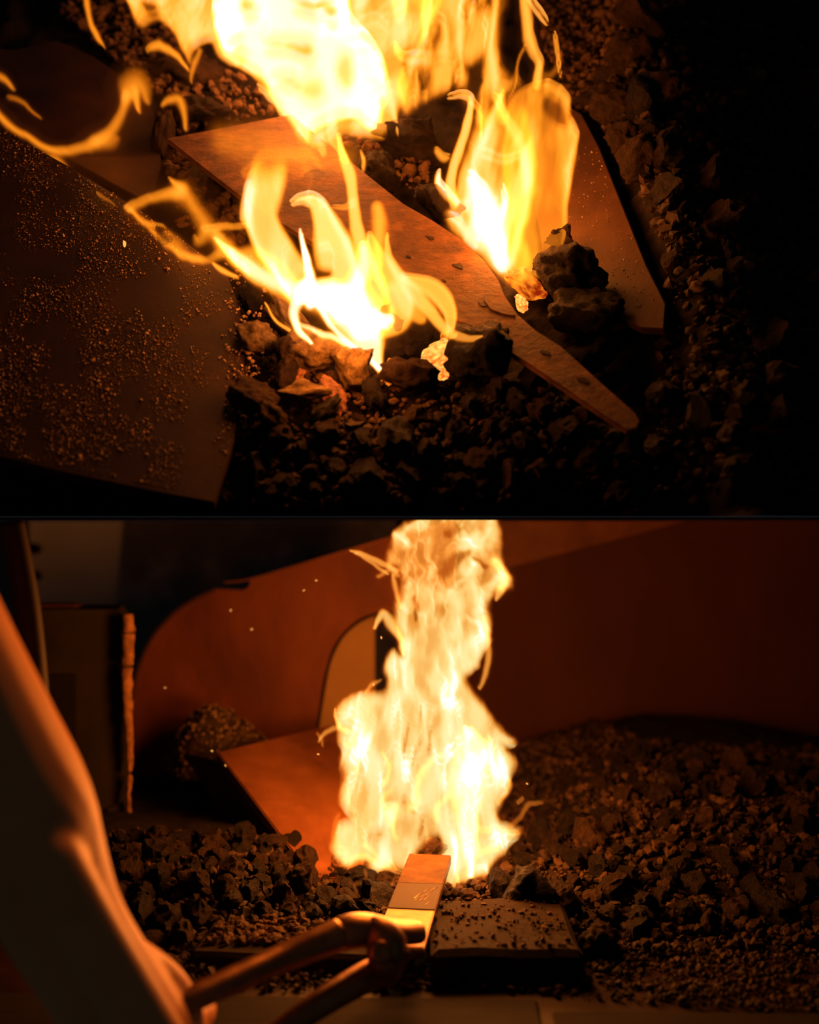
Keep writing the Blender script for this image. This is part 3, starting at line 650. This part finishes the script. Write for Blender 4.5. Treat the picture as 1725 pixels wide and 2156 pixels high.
for (x, y, a, b, m, lb) in [(925, 745, 22, 40, 'ember_hot', 'yellow-hot ember in the gap between the two big dark coals'), (955, 720, 24, 26, 'ember', 'orange ember right of the yellow-hot gap'), (915, 785, 28, 18, 'ember_hot', 'hot ember at the bottom of the glowing gap'),
                            (990, 712, 34, 16, 'ember_hot', 'yellow-hot ember under the edge of the blade'), (700, 838, 40, 22, 'ember_low', 'dull red ember in the gap under the cracked coal'), (632, 792, 22, 16, 'ember_low', 'red ember left of the cracked coal'),
                            (815, 790, 26, 22, 'ember', 'orange ember at the tip of the front flame'), (1096, 642, 18, 12, 'ember_hot', 'bright ember beside the shoulder of the blade'), (720, 742, 40, 14, 'ember', 'orange embers line behind the pale coals')]:
    hero(x, y, a, b, M[m], lb, int(x) % 6, x % 3, .004 if m != 'ember_hot' else .002, 'ember')
# coal lumps of the right pile and the dark foreground
def upper_scatter(zone, n, r0, r1, seed, name, label, group, mats, hfun, crumbs=False):
    rnd = random.Random(seed); got = []; tries = 0
    x0 = min(p[0] for p in zone); x1 = max(p[0] for p in zone); y0 = min(p[1] for p in zone); y1 = max(p[1] for p in zone); it = []
    while len(got) < n and tries < 80000:
        tries += 1; x = rnd.uniform(x0, x1); y = rnd.uniform(y0, y1)
        if not in_poly(x, y, zone): continue
        r = r0+(r1-r0)*rnd.random()**(1 if not crumbs else 2.2); rr = r*bed_d(y)/F
        if U(x, y, hfun(x, y)).z < CZ+rr*1.1+.004: continue
        if crumbs: got.append(1); it.append((U(x, y, hfun(x, y)+rr*.2+.004*rnd.random()), rr)); continue
        if any((x-a)**2+(y-b)**2 < ((r+c)*.72)**2 for a, b, c in got): continue
        got.append((x, y, r))
        o = place_rock(name, ROCKS[rnd.randrange(len(ROCKS))], mats[rnd.randrange(len(mats))], U(x, y, hfun(x, y)+rr*.25),
                       (rr*rnd.uniform(.9, 1.35), rr*rnd.uniform(.8, 1.2), rr*rnd.uniform(.7, 1.1)), (rnd.uniform(0, 6), rnd.uniform(0, 6), rnd.uniform(0, 6)))
        setp(o, label, 'coal', group)
    return it
RZ = [(1270, 120), (1420, -20), (1780, -20), (1780, 1040), (1380, 1040), (1390, 700), (1400, 620), (1340, 470), (1270, 320)]
FZ = [(500, 920), (600, 900), (780, 880), (950, 870), (1100, 800), (1200, 860), (1320, 930), (1380, 1060), (460, 1075), (470, 1000)]
upper_scatter(RZ, 50, 20, 56, 41, 'coal_lump', 'unlit black coal lump in the pile on the right of the upper hearth', 'coal lumps of the right pile', [M['coal'], M['coal'], M['clinker']], right_pile)
upper_scatter(FZ, 42, 18, 46, 42, 'coal_lump', 'dark coal lump in the shadowed foreground below the upper fire', 'coal lumps in the foreground', [M['coal'], M['coal'], M['clinker']], lambda x, y: right_pile(x, y)+.004)
o = small_rocks('coal_crumbs', upper_scatter(RZ, 2600, 3, 22, 43, '', '', '', [], right_pile, True), M['gravel'], 11); setp(o, 'small crumbs among the black coals on the right', 'coal crumbs', kind='stuff')
o = small_rocks('coal_crumbs', upper_scatter(FZ, 1300, 3, 20, 44, '', '', '', [], lambda x, y: right_pile(x, y), True), M['gravel'], 12); setp(o, 'small crumbs among the shadowed foreground coals', 'coal crumbs', kind='stuff')
o = small_rocks('slag_gravel', upper_scatter([(1110, -30), (1420, -30), (1300, 130), (1260, 260), (1200, 240), (1150, 120)], 1100, 3, 13, 45, '', '', '', [], lambda x, y: right_pile(x, y)+.006, True), M['slag'], 13); setp(o, 'orange-lit slag gravel at the top beside the right flame', 'gravel', kind='stuff')
o = small_rocks('coal_crumbs', upper_scatter([(120, 20), (330, -20), (420, 120), (340, 200), (220, 110)], 500, 4, 16, 46, '', '', '', [], lambda x, y: 0., True), M['slag'], 14); setp(o, 'brown crumbs behind the smooth plate at the upper left', 'coal crumbs', kind='stuff')
o = small_rocks('coal_crumbs', upper_scatter([(320, 180), (480, 150), (700, 280), (900, 330), (900, 420), (620, 230), (350, 280), (500, 440), (520, 520), (380, 470)], 500, 4, 18, 47, '', '', '', [], lambda x, y: -.004, True), M['slag'], 15); setp(o, 'brown crumbs in the hollow around the upper end of the blade', 'coal crumbs', kind='stuff')
o = small_rocks('coal_crumbs', upper_scatter([(520, 620), (640, 700), (800, 780), (1000, 820), (940, 880), (640, 900), (500, 930)], 500, 3, 14, 48, '', '', '', [], lambda x, y: -.002, True), M['slag'], 16); setp(o, 'crumbs between the ash-covered coals at the foot of the front flame', 'coal crumbs', kind='stuff')
for (x, y, a, b, k, lb) in [(1340, 130, 60, 34, 0, 'hollow slag clinker high on the right pile, rimmed with orange light'), (1310, 190, 40, 50, 1, 'brown clinker under the hollow slag clinker'), (1290, 285, 44, 44, 2, 'rounded dark clinker beside the plate of the right flame'), (1375, 285, 38, 56, 3, 'upright clinker right of the rounded dark clinker'),
                            (1300, 360, 34, 34, 4, 'small jagged clinker on the upper edge of the right plate'), (1330, 420, 40, 52, 5, 'long dark clinker overhanging the edge of the right plate'), (1250, 235, 46, 24, 0, 'flat brown clinker at the top of the right plate')]:
    hero(x, y, a, b, M['clinker'], lb, k, x*.01, right_pile(x, y)+.012, 'clinker')
o = place_rock('clinker', HERO[2], M['ash'], U(1590, 168, .0), (.017, .014, .02), (0, 0, 0)); setp(o, 'small grey clinker alone in the dark at the upper right', 'coal')

# =================================================================== FLAMES
def bedd(GX, GY, top, off): return np.minimum(top, D0*TS/(TS-(HY-GY)/F)-off)
# A: white-hot flame at the top
fa_ = empty('white_hot_flame', U(720, 290)); setp(fa_, 'big white-hot flame filling the top of the picture', 'flame')
def child(o, par):
    for q in (o if isinstance(o, list) else [o]): q.parent = par; q.location = q.location-par.location
    return o
f = Field(430, -60, 860, 330, 3.2, 9, 50, 11)
f.poly([(500, -90), (470, -10), (455, 60), (470, 112), (530, 150), (560, 180), (596, 240), (640, 285), (652, 306), (662, 275), (700, 255), (742, 250), (770, 265), (796, 272), (806, 240), (815, 180), (798, 110), (750, 60), (738, 0), (735, -90)], 1.2, 9); f.fil(60, 60, .45, 81, .3, 3)
for (x, y, a, b, v) in [(656, 200, 30, 24, .34), (728, 160, 18, 40, .36), (592, 105, 36, 16, .5), (640, 118, 26, 22, .55), (700, 40, 16, 24, .5), (520, 20, 18, 22, .55), (605, 185, 22, 12, .5), (660, 20, 40, 18, .6), (500, 110, 20, 14, .5)]:
    f.cut([(x-a, y), (x-a*.5, y-b*.8), (x+a*.4, y-b), (x+a, y-b*.2), (x+a*.5, y+b), (x-a*.4, y+b*.7)], v, 13)
child(f.build('flame_core', M['flame_up'], None, lambda X, Y: bedd(X, Y, 1.47, .03), .02), fa_)
f = Field(240, -60, 960, 400, 3.4, 12, 55, 12)
f.poly([(262, -90), (268, 10), (298, 60), (328, 42), (360, 68), (380, 108), (396, 134), (403, 106), (420, 92), (446, 92), (470, 125), (540, 168), (580, 230), (640, 300), (690, 320), (712, 290), (770, 285), (812, 290), (836, 250), (862, 190), (850, 120), (890, 90), (930, 0), (930, -90)], .78, 8)
f.streak(38, 70, .62, 1.1, 5, .4); f.fil(40, 80, .3, 64, .3)
f.cut([(290, 5), (325, 10), (335, 30), (310, 35)], .75, 10)
f.cut([(500, -90), (480, 60), (540, 140), (620, 240), (700, 235), (780, 245), (800, 170), (740, 60), (725, -90)], .72, 22)
f.stroke([(545, 185, 4), (580, 220, 7), (625, 270, 8), (650, 300, 3)], .7, .6)
f.stroke([(700, 260, 14), (712, 310, 12), (735, 350, 8), (722, 345, 3)], .7, .6, .3)
f.stroke([(680, 300, 16), (690, 330, 10), (678, 322, 4)], .6, .8)
f.stroke([(820, 200, 20), (830, 260, 10), (838, 295, 3)], .65, .8)
child(f.build('flame_mantle', M['flame_up'], None, lambda X, Y: bedd(X, Y, 1.45, .04), .015), fa_)
f = Field(170, -40, 440, 220, 3.2, 8, 45, 13)
f.stroke([(180, -30, 7), (190, 40, 8), (205, 78, 7), (222, 102, 2)], .36, .8)
f.stroke([(310, 108, 5), (338, 98, 14), (372, 120, 10), (400, 150, 4)], .42, .9)
f.stroke([(405, 170, 3), (412, 140, 8), (425, 110, 9)], .35, .9)
child(f.build('flame_wisp', M['flame_up'], None, lambda X, Y: bedd(X, Y, 1.5, .03), .008), fa_)
f = Field(430, 150, 830, 420, 4, 14, 70, 14)
f.stroke([(480, 300, 60), (600, 320, 85), (720, 340, 60)], .22, 1.)  # wide faint gas put in for the orange glow over the blade
f.stroke([(520, 370, 10), (570, 335, 14), (640, 325, 14), (680, 345, 6)], .34, 1., .2)
f.stroke([(640, 350, 14), (660, 380, 12), (645, 420, 5)], .25, 1., .3)
child(f.build('glow_haze', M['flame_up'], None, lambda X, Y: bedd(X, Y, 1.35, .06), .02), fa_)
# B: right flame
fb_ = empty('right_flame', U(1090, 610)); setp(fb_, 'tall yellow flame rising behind the shoulder of the blade', 'flame')
dB = lambda X, Y: bedd(X, Y, 1.345, .006)
f = Field(830, 180, 1240, 640, 3.2, 8, 55, 21)
f.poly([(1085, 605), (1040, 560), (985, 510), (950, 480), (935, 455), (945, 445), (960, 440), (958, 400), (985, 330), (1000, 260), (1040, 215), (1100, 225), (1120, 300), (1125, 400), (1110, 500), (1120, 560)], .60, 12)
f.streak(34, 110, .62, 1.15, 8, .2); f.fil(36, 120, .5, 65); f.mul(.25+.75*sst(195, 300, f.Y))
f.stroke([(1075, 560, 12), (1098, 480, 16), (1106, 400, 14), (1098, 320, 14), (1066, 255, 12), (1040, 205, 6)], .5, 1., 0, 0, .6)
f.stroke([(985, 440, 16), (1000, 350, 16), (1026, 270, 14), (1060, 200, 8)], .5, 1., 0, 0, .6)
f.stroke([(1020, 330, 8), (1055, 345, 10), (1090, 330, 6)], .42, 1., 0, 0, .6)
f.stroke([(1060, 560, 18), (1040, 510, 34), (1020, 470, 44), (1010, 420, 30), (990, 380, 8)], 1.25, .7)
f.stroke([(1000, 515, 10), (970, 475, 12), (945, 455, 5)], .9, .8)
f.stroke([(1040, 480, 14), (1060, 430, 10), (1055, 400, 4)], 1.1, .8)
f.stroke([(962, 440, 8), (938, 410, 14), (922, 385, 10), (928, 365, 3)], 1.1, .7)
child(f.build('flame_core', M['flame_up'], None, dB, .014), fb_)
f = Field(1000, 150, 1240, 600, 3.2, 7, 60, 22)
f.poly([(1100, 590), (1060, 500), (1060, 380), (1060, 280), (1070, 220), (1110, 180), (1160, 170), (1200, 205), (1200, 240), (1218, 285), (1200, 360), (1196, 440), (1190, 510), (1160, 545), (1140, 585)], .42, 6)
f.streak(34, 120, .7, 1.1, 9); f.fil(40, 160, .5, 66)
f.stroke([(1180, 540, 4), (1190, 480, 7), (1193, 400, 9), (1204, 330, 12), (1216, 285, 6)], .34, .8)
f.stroke([(1150, 175, 8), (1185, 200, 9), (1200, 235, 6)], .3, .8)
f.cut([(1150, 205), (1185, 230), (1195, 275), (1165, 262), (1140, 230)], .55, 10)
f.stroke([(1130, 400, 18), (1128, 330, 24), (1110, 260, 20)], .22, 1.)
child(f.build('flame_sheet', M['flame_up'], None, lambda X, Y: dB(X, Y)-.02, .012), fb_)
f = Field(880, 180, 1020, 470, 3., 5, 50, 23)
f.stroke([(958, 432, 12), (946, 385, 13), (966, 320, 11), (984, 260, 10), (992, 215, 9), (975, 202, 8), (945, 206, 4)], .85, .7, .2)
f.stroke([(992, 215, 6), (1012, 240, 7), (1010, 290, 5)], .5, .8)
f.stroke([(918, 320, 9), (932, 332, 12), (945, 330, 6)], .5, .9)
child(f.build('flame_tongue', M['flame_up'], None, lambda X, Y: dB(X, Y)-.03, .012), fb_)
f = Field(820, -60, 1240, 340, 3.4, 14, 60, 24)
f.poly([(830, -90), (836, 60), (830, 150), (850, 240), (900, 215), (960, 205), (1010, 260), (1080, 280), (1100, 200), (1060, 150), (1052, 60), (1046, -90)], .46, 14)
f.streak(34, 85, .15, 1.25, 14, .12); f.fil(34, 100, .7, 67, .1)
f.stroke([(900, 130, 22), (850, 120, 14), (835, 90, 6)], .6, .9)
f.stroke([(870, 150, 10), (900, 80, 12), (910, 20, 6), (915, -40, 4)], .6, .8)
f.stroke([(930, 120, 16), (935, 60, 12), (925, 40, 6)], .55, .9)
f.stroke([(1060, 250, 14), (1050, 180, 12), (1038, 120, 8), (1045, 40, 6), (1040, -50, 8)], .5, .9)
f.stroke([(970, 180, 14), (965, 130, 8), (970, 60, 12), (985, -40, 14)], .5, .9)
f.stroke([(1070, 215, 4), (1085, 150, 4), (1100, 100, 4)], .3, .9)
f.stroke([(1125, 185, 12), (1128, 140, 10), (1110, 90, 12), (1098, 30, 12), (1088, -50, 12)], .72, .8, .2)
f.stroke([(1100, -10, 8), (1120, 25, 7), (1145, 55, 3)], .7, .7)
f.stroke([(1168, 78, 3), (1172, 100, 6), (1172, 130, 4), (1184, 162, 2)], .55, .8)
f.stroke([(1140, 170, 14), (1170, 150, 14), (1180, 120, 6)], .2, 1.)
child(f.build('flame_plume', M['flame_up'], None, lambda X, Y: bedd(X, Y, 1.37, .03), .014), fb_)
# C: front flame
fc_ = empty('front_flame', U(790, 772)); setp(fc_, 'bright front flame licking up over the blade from the pale coals', 'flame')
f = Field(430, 470, 900, 800, 2.8, 7, 50, 31)
f.stroke([(797, 775, 8), (788, 740, 22), (768, 700, 44), (742, 655, 56), (700, 625, 40), (650, 612, 26)], 1.0, .55)
f.stroke([(740, 640, 40), (660, 622, 26), (590, 600, 25), (535, 572, 24), (500, 545, 20), (470, 518, 10), (452, 505, 3)], .85, .8)
f.stroke([(655, 728, 4), (630, 700, 10), (620, 665, 12), (632, 630, 14)], 1.15, .6)
f.stroke([(748, 735, 10), (700, 712, 10), (660, 698, 8), (635, 690, 4)], .95, .8)
f.stroke([(795, 772, 6), (760, 742, 7), (715, 705, 8), (680, 655, 10), (660, 630, 12)], 1.0, .7)
f.stroke([(655, 640, 16), (656, 590, 13), (650, 550, 10), (640, 520, 8), (634, 485, 2)], 1.3, .6)
f.stroke([(760, 690, 30), (800, 680, 20), (828, 672, 8)], 1.15, .6)
f.stroke([(795, 660, 10), (815, 690, 8), (832, 678, 3)], .8, .8)
f.stroke([(735, 640, 40), (765, 570, 30), (770, 520, 14)], .95, .8); f.fil(36, 60, .4, 95, .3)
f.poly([(480, 545), (540, 520), (600, 560), (660, 610), (720, 620), (760, 580), (800, 620), (838, 660), (800, 720), (740, 690), (620, 640), (530, 590)], .42, 14)
child(f.build('flame_core', M['flame_up'], None, lambda X, Y: 1.155+0*X, .012, .012, (780, 640)), fc_)
f = Field(490, 320, 690, 640, 2.8, 5, 50, 32)
f.stroke([(640, 620, 36), (612, 570, 40), (575, 515, 42), (552, 465, 38), (555, 420, 40), (562, 385, 42), (572, 345, 40)], 1.02, .35, 0, 1)
f.stroke([(515, 468, 8), (520, 440, 14), (530, 400, 16)], .6, .8)
f.mul(sst(318, 400, f.Y)*.92+.08); f.streak(40, 200, .85, 1.06, 4); f.fil(30, 160, .25, 62)
child(f.build('flame_tongue', M['flame_up'], None, lambda X, Y: 1.175+0*X, .012, .012), fc_)
f = Field(600, 380, 800, 680, 2.8, 5, 50, 33)
f.stroke([(735, 650, 56), (722, 590, 56), (705, 530, 46), (688, 475, 32), (668, 432, 20), (640, 424, 11), (618, 432, 4)], 1.02, .4, 0, -1); f.fil(30, 120, .3, 63)
f.cut([(660, 570), (700, 575), (695, 590), (665, 586)], .85, 8)
child(f.build('flame_tongue', M['flame_up'], None, lambda X, Y: 1.18+0*X, .012, .012), fc_)
f = Field(690, 260, 880, 680, 2.8, 5, 50, 34)
f.stroke([(790, 660, 40), (790, 600, 30), (770, 540, 24), (750, 480, 18), (742, 420, 14), (738, 370, 14), (722, 330, 12), (712, 290, 8)], .8, .7, .2)
f.stroke([(742, 430, 7), (720, 440, 5), (700, 438, 2)], .45, .8)
f.stroke([(765, 360, 5), (768, 340, 6), (762, 320, 3)], .5, .9)
f.stroke([(800, 560, 16), (802, 490, 24), (795, 440, 20)], .46, .9)
child(f.build('flame_tongue', M['flame_up'], None, lambda X, Y: 1.185+0*X, .010, .012), fc_)
f = Field(770, 470, 1060, 760, 2.8, 4, 50, 35)
f.stroke([(790, 700, 20), (835, 680, 28), (845, 640, 34), (820, 590, 34), (795, 545, 24), (780, 500, 10)], .8, .5, .1, 1)
f.stroke([(1018, 712, 4), (985, 716, 9), (945, 700, 13), (905, 660, 17), (870, 620, 18), (838, 580, 14), (818, 540, 9), (815, 495, 3)], .78, .7, .3)
f.stroke([(952, 690, 10), (948, 655, 18), (920, 618, 26), (880, 598, 18), (850, 585, 8)], .72, .5, .3)
f.stroke([(885, 675, 14), (860, 650, 22), (830, 610, 16)], .5, .7, .2)
child(f.build('flame_tongue', M['flame_up'], None, lambda X, Y: 1.16+0*X, .010, .012), fc_)
f = Field(430, 500, 640, 740, 3, 5, 50, 36)
f.stroke([(560, 640, 3), (590, 680, 5), (618, 700, 6), (645, 728, 2)], .5, .8)
f.stroke([(450, 555, 4), (470, 570, 8), (500, 585, 6)], .5, .9)
child(f.build('flame_wisp', M['flame_up'], None, lambda X, Y: 1.19+0*X, .006, .004), fc_)
# D: curling wisps at the left
fd_ = empty('curling_flame', U(300, 450)); setp(fd_, 'thin curling orange flames over the plates at the left', 'flame')
dD = lambda X, Y: bedd(X, Y, 1.5, .045)
f = Field(-40, 120, 360, 460, 3.2, 7, 45, 41)
f.stroke([(-30, 205, 13), (20, 262, 13), (60, 290, 13), (105, 318, 13), (160, 318, 16), (205, 300, 24), (240, 268, 18), (262, 228, 14), (275, 200, 18)], .33, 1., .0, 0, .35, .3)
f.stroke([(268, 205, 18), (282, 175, 39), (305, 185, 27), (314, 215, 10)], .34, 1., .15, 0, .35, .25)
f.stroke([(290, 190, 10), (292, 215, 10), (298, 235, 5)], .4, 1., 0, 0, .35, .25)
f.stroke([(205, 300, 21), (230, 300, 27), (245, 290, 13)], .25, 1.)
f.stroke([(100, 350, 10), (115, 340, 21), (140, 358, 10)], .3, 1., 0, 0, .35, .25)
f.stroke([(-30, 150, 10), (10, 170, 10), (28, 190, 5)], .3, 1., 0, 0, .35, .25)
f.stroke([(20, 205, 8), (55, 222, 8), (88, 252, 5)], .22, 1., 0, 0, .35, .25)
child(f.build('flame_wisp', M['flame_up'], None, dD, .01), fd_)
f = Field(90, 330, 560, 600, 3.2, 8, 45, 42)
f.stroke([(120, 350, 7), (170, 385, 10), (215, 415, 8), (240, 432, 5)], .26, 1., 0, 0, .35, .25)
f.stroke([(272, 440, 10), (310, 420, 14), (355, 410, 16), (385, 405, 24), (372, 385, 10), (362, 375, 4)], .34, 1., 0, 0, .35, .3)
f.stroke([(385, 405, 24), (410, 440, 27), (435, 480, 33), (420, 510, 16), (410, 500, 7)], .28, 1., 0, 0, .35, .3)
f.stroke([(275, 440, 10), (310, 468, 11), (345, 475, 7)], .35, 1., 0, 0, .35, .25)
f.stroke([(315, 480, 8), (350, 512, 13), (395, 540, 14), (440, 552, 11), (470, 530, 13)], .3, 1., 0, 0, .35, .25)
f.stroke([(355, 490, 16), (385, 528, 18), (420, 548, 14)], .25, 1., 0, 0, .35, .25)
f.stroke([(430, 485, 8), (480, 478, 10), (520, 478, 7)], .38, 1., 0, 0, .35, .25)
f.stroke([(460, 500, 24), (475, 525, 27), (500, 550, 21), (540, 575, 16)], .5, 1., 0, 0, .35, .25)
f.stroke([(180, 340, 88), (260, 370, 88), (400, 440, 88)], .05, 1.)
child(f.build('flame_wisp', M['flame_up'], None, dD, .012), fd_)
f = Field(320, 180, 420, 300, 3, 5, 40, 43)
f.stroke([(390, 275, 5), (388, 240, 10), (378, 212, 14), (358, 212, 13), (344, 222, 5)], .34, 1., 0, 0, .35, .25)
child(f.build('flame_wisp', M['flame_up'], None, dD, .006), fd_)

# E: cream flame of the lower hearth
fe_ = empty('column_flame', P(900, 1835, 1.36)); setp(fe_, 'tall cream-coloured flame column rising from the lower hearth', 'flame')
zc = 1094.
f = Field(690, zc, 1150, 1890, 2.6, 11, 34, 51)
E = [(706, 1812), (701, 1775), (712, 1735), (738, 1725), (722, 1690), (726, 1640), (716, 1590), (719, 1540), (712, 1500), (740, 1474), (770, 1464), (815, 1458), (810, 1400), (820, 1372), (852, 1388), (838, 1340), (835, 1290), (846, 1225), (822, 1190), (826, 1150), (838, 1122), (880, 1090), (900, 1040), (1030, 1040), (1048, 1090), (1050, 1130), (1045, 1170), (1070, 1215), (1064, 1242), (1040, 1245), (1030, 1290), (1026, 1335), (1030, 1355), (1012, 1385), (1004, 1402), (978, 1416), (985, 1445), (1010, 1480), (1050, 1530), (1076, 1565), (1060, 1580), (1080, 1612), (1068, 1645), (1050, 1685), (1042, 1720), (1058, 1742), (1092, 1752), (1066, 1785), (1040, 1812), (1018, 1838), (985, 1850), (958, 1868), (940, 1858), (925, 1815), (934, 1780), (925, 1760), (900, 1770), (878, 1792), (862, 1822), (800, 1832), (770, 1812), (735, 1826)]
f.poly(E, 1.0, 13); f.streak(30, 60, .70, 1.10, 7, .05)
f.streak(60, 100, .78, 1.12, 17); f.fil(34, 90, .55, 61, .1); f.fil(22, 60, .4, 71, -.1)
f.H = f.H*(1-(1-sst(1200, 1420, f.Y))*(.12+.30*sst(.42, .62, fbm(f.X/38, f.Y/60, 127, 4))))
for pts in [[(885, 1500, 7), (880, 1560, 9), (870, 1600, 3)], [(860, 1530, 5), (850, 1590, 5)], [(905, 1540, 4), (900, 1585, 3)], [(845, 1690, 12), (875, 1700, 8)], [(800, 1750, 14), (780, 1760, 10)], [(930, 1210, 20), (960, 1180, 16), (990, 1170, 8)], [(1000, 1180, 6), (1025, 1190, 5)], [(872, 1260, 8), (878, 1310, 6)], [(960, 1110, 14), (940, 1125, 10)], [(885, 1760, 8), (890, 1740, 4)]]:
    r, _ = f.dist(pts); f.mul(1-.42*(1-sst(.2, 1.3, r)))
child(f.build('flame_body', M['flame_lo'], None, lambda X, Y: 1.345+0*X, .020, .035, (1860, 1700), 1.), fe_)
f = Field(690, 1400, 1110, 1880, 2.6, 14, 34, 52)
f.stroke([(985, 1838, 10), (990, 1780, 22), (985, 1720, 34), (985, 1660, 36), (998, 1610, 40), (1000, 1570, 28), (985, 1535, 8)], 1.1, .8); f.stroke([(985, 1640, 22), (965, 1590, 14), (975, 1555, 6)], .7, .9); f.stroke([(1000, 1640, 20), (1022, 1590, 12), (1030, 1555, 5)], .7, .9); f.streak(22, 70, .7, 1.15, 93); f.fil(20, 60, .4, 92)
for pts in [[(835, 1770, 4), (825, 1720, 8), (812, 1690, 8), (825, 1665, 4)], [(870, 1700, 10), (885, 1660, 9), (905, 1610, 6), (945, 1580, 4)], [(805, 1650, 4), (815, 1610, 5), (808, 1590, 3)], [(750, 1620, 4), (755, 1590, 3)], [(735, 1570, 6), (748, 1555, 4)], [(738, 1690, 3), (730, 1660, 4)], [(920, 1720, 8), (935, 1690, 5), (960, 1670, 8)], [(830, 1730, 14), (835, 1700, 10)],
            [(960, 1860, 5), (955, 1820, 5), (948, 1780, 4)], [(770, 1780, 3), (790, 1800, 4), (840, 1830, 3)], [(1010, 1740, 8), (1050, 1745, 5), (1090, 1752, 2)], [(1000, 1800, 10), (1040, 1790, 6)]]:
    f.stroke([(a, b, c*1.8+1) for a, b, c in pts], .40, 1., 0, 0, .35, .2)
child(f.build('flame_core', M['flame_lo'], None, lambda X, Y: 1.325+0*X, .014, .015, (1860, 1740), 1.), fe_)
f = Field(720, zc, 880, 1480, 2.8, 6, 40, 53)
f.stroke([(738, 1158, 3), (765, 1168, 7), (800, 1186, 8), (835, 1200, 8)], .5, .8, .2)
f.stroke([(750, 1165, 4), (790, 1192, 6), (815, 1210, 3)], .35, .8)
f.stroke([(795, 1215, 8), (820, 1200, 10), (838, 1210, 8)], .3, .9)
f.stroke([(792, 1318, 6), (812, 1290, 12), (826, 1318, 12), (845, 1355, 9), (850, 1380, 4)], .55, .8)
f.stroke([(828, 1210, 8), (834, 1250, 8), (842, 1280, 4)], .4, .9)
f.stroke([(770, 1460, 4), (785, 1440, 6), (800, 1430, 3)], .35, .9)
child(f.build('flame_tongue', M['flame_lo'], None, lambda X, Y: 1.37+0*X, .012, .008), fe_)
f = Field(1000, zc, 1160, 1780, 2.8, 6, 40, 54)
f.stroke([(1040, 1180, 14), (1062, 1215, 16), (1050, 1245, 10), (1044, 1262, 3)], .5, .8)
f.stroke([(1020, 1300, 10), (1028, 1340, 8), (1022, 1420, 8), (1010, 1450, 6)], .4, .9)
f.stroke([(1070, 1735, 4), (1092, 1720, 6), (1115, 1690, 7), (1142, 1692, 3)], .32, .9, .2)
f.stroke([(1085, 1690, 4), (1100, 1680, 4)], .35, .9)
f.stroke([(1060, 1620, 10), (1072, 1650, 8), (1050, 1690, 6)], .4, .9)
child(f.build('flame_tongue', M['flame_lo'], None, lambda X, Y: 1.37+0*X, .012, .008), fe_)
f = Field(650, 1480, 900, 1910, 2.8, 8, 40, 55)
f.stroke([(705, 1495, 3), (712, 1530, 6), (730, 1540, 8)], .5, .8)
f.stroke([(672, 1560, 4), (690, 1538, 8), (712, 1530, 8)], .35, .9)
f.stroke([(682, 1570, 3), (680, 1555, 6), (668, 1545, 4)], .25, .9)
f.stroke([(712, 1720, 10), (706, 1760, 12), (716, 1795, 10)], .3, .9, .3)
f.stroke([(725, 1815, 4), (760, 1800, 8), (800, 1820, 10), (850, 1838, 4)], .42, .9)
f.stroke([(765, 1830, 5), (768, 1850, 6), (745, 1860, 5), (760, 1885, 4), (800, 1882, 6), (822, 1870, 5), (832, 1850, 4)], .24, .9, .3)
f.stroke([(780, 1870, 30), (820, 1890, 24)], .06, 1.)
child(f.build('flame_wisp', M['flame_lo'], None, lambda X, Y: 1.31+0*X, .01, .008), fe_)

# light given off by the flames (each light sits inside its flame)
for par, pts in ((fa_, [((640, 60, 1.46), 4.5, .07), ((720, 190, 1.38), 1.6, .06)]), (fb_, [((1060, 330, 1.28), 2.6, .05), ((1050, 500, 1.25), 1.2, .03)]),
                 (fc_, [((740, 630, 1.12), .8, .03), ((570, 470, 1.14), .45, .03), ((730, 725, 1.11), .65, .02)]), (fd_, [((225, 290, 1.36), .12, .02), ((420, 450, 1.26), .15, .02)]),
                 (fe_, [((985, 1640, 1.33), 3.6, .05), ((800, 1600, 1.34), 3.6, .05), ((930, 1350, 1.35), 4.5, .05), ((950, 1180, 1.35), 2.5, .05), ((880, 1740, 1.31), .25, .03)])):
    for p, wt, r in pts: child(fire_light('fire_glow', P(*p), wt, r), par)

# sparks
for i, (x, y, d, s) in enumerate([(262, 513, 1.25, 5), (486, 1285, 1.6, 2.2), (530, 1325, 1.6, 2.2), (348, 1448, 1.6, 2.), (446, 1581, 1.5, 2.4), (475, 1612, 1.5, 2.), (803, 1342, 1.4, 2.5), (787, 1442, 1.4, 2.2), (640, 1243, 1.5, 2.), (666, 1222, 1.5, 2.), (670, 1588, 1.4, 2.), (1110, 1650, 1.4, 2.4)]):
    o = place_rock('spark', ROCKS[i % 10], M['spark'], P(x, y, d), (s*.7*d/F, s*.7*d/F, s*1.3*d/F), (.3, .5*i, 0))
    setp(o, 'orange spark flying above the grit plate in the upper picture' if i == 0 else 'tiny orange spark flying near the cream flame', 'spark', None if i == 0 else 'sparks round the cream flame')
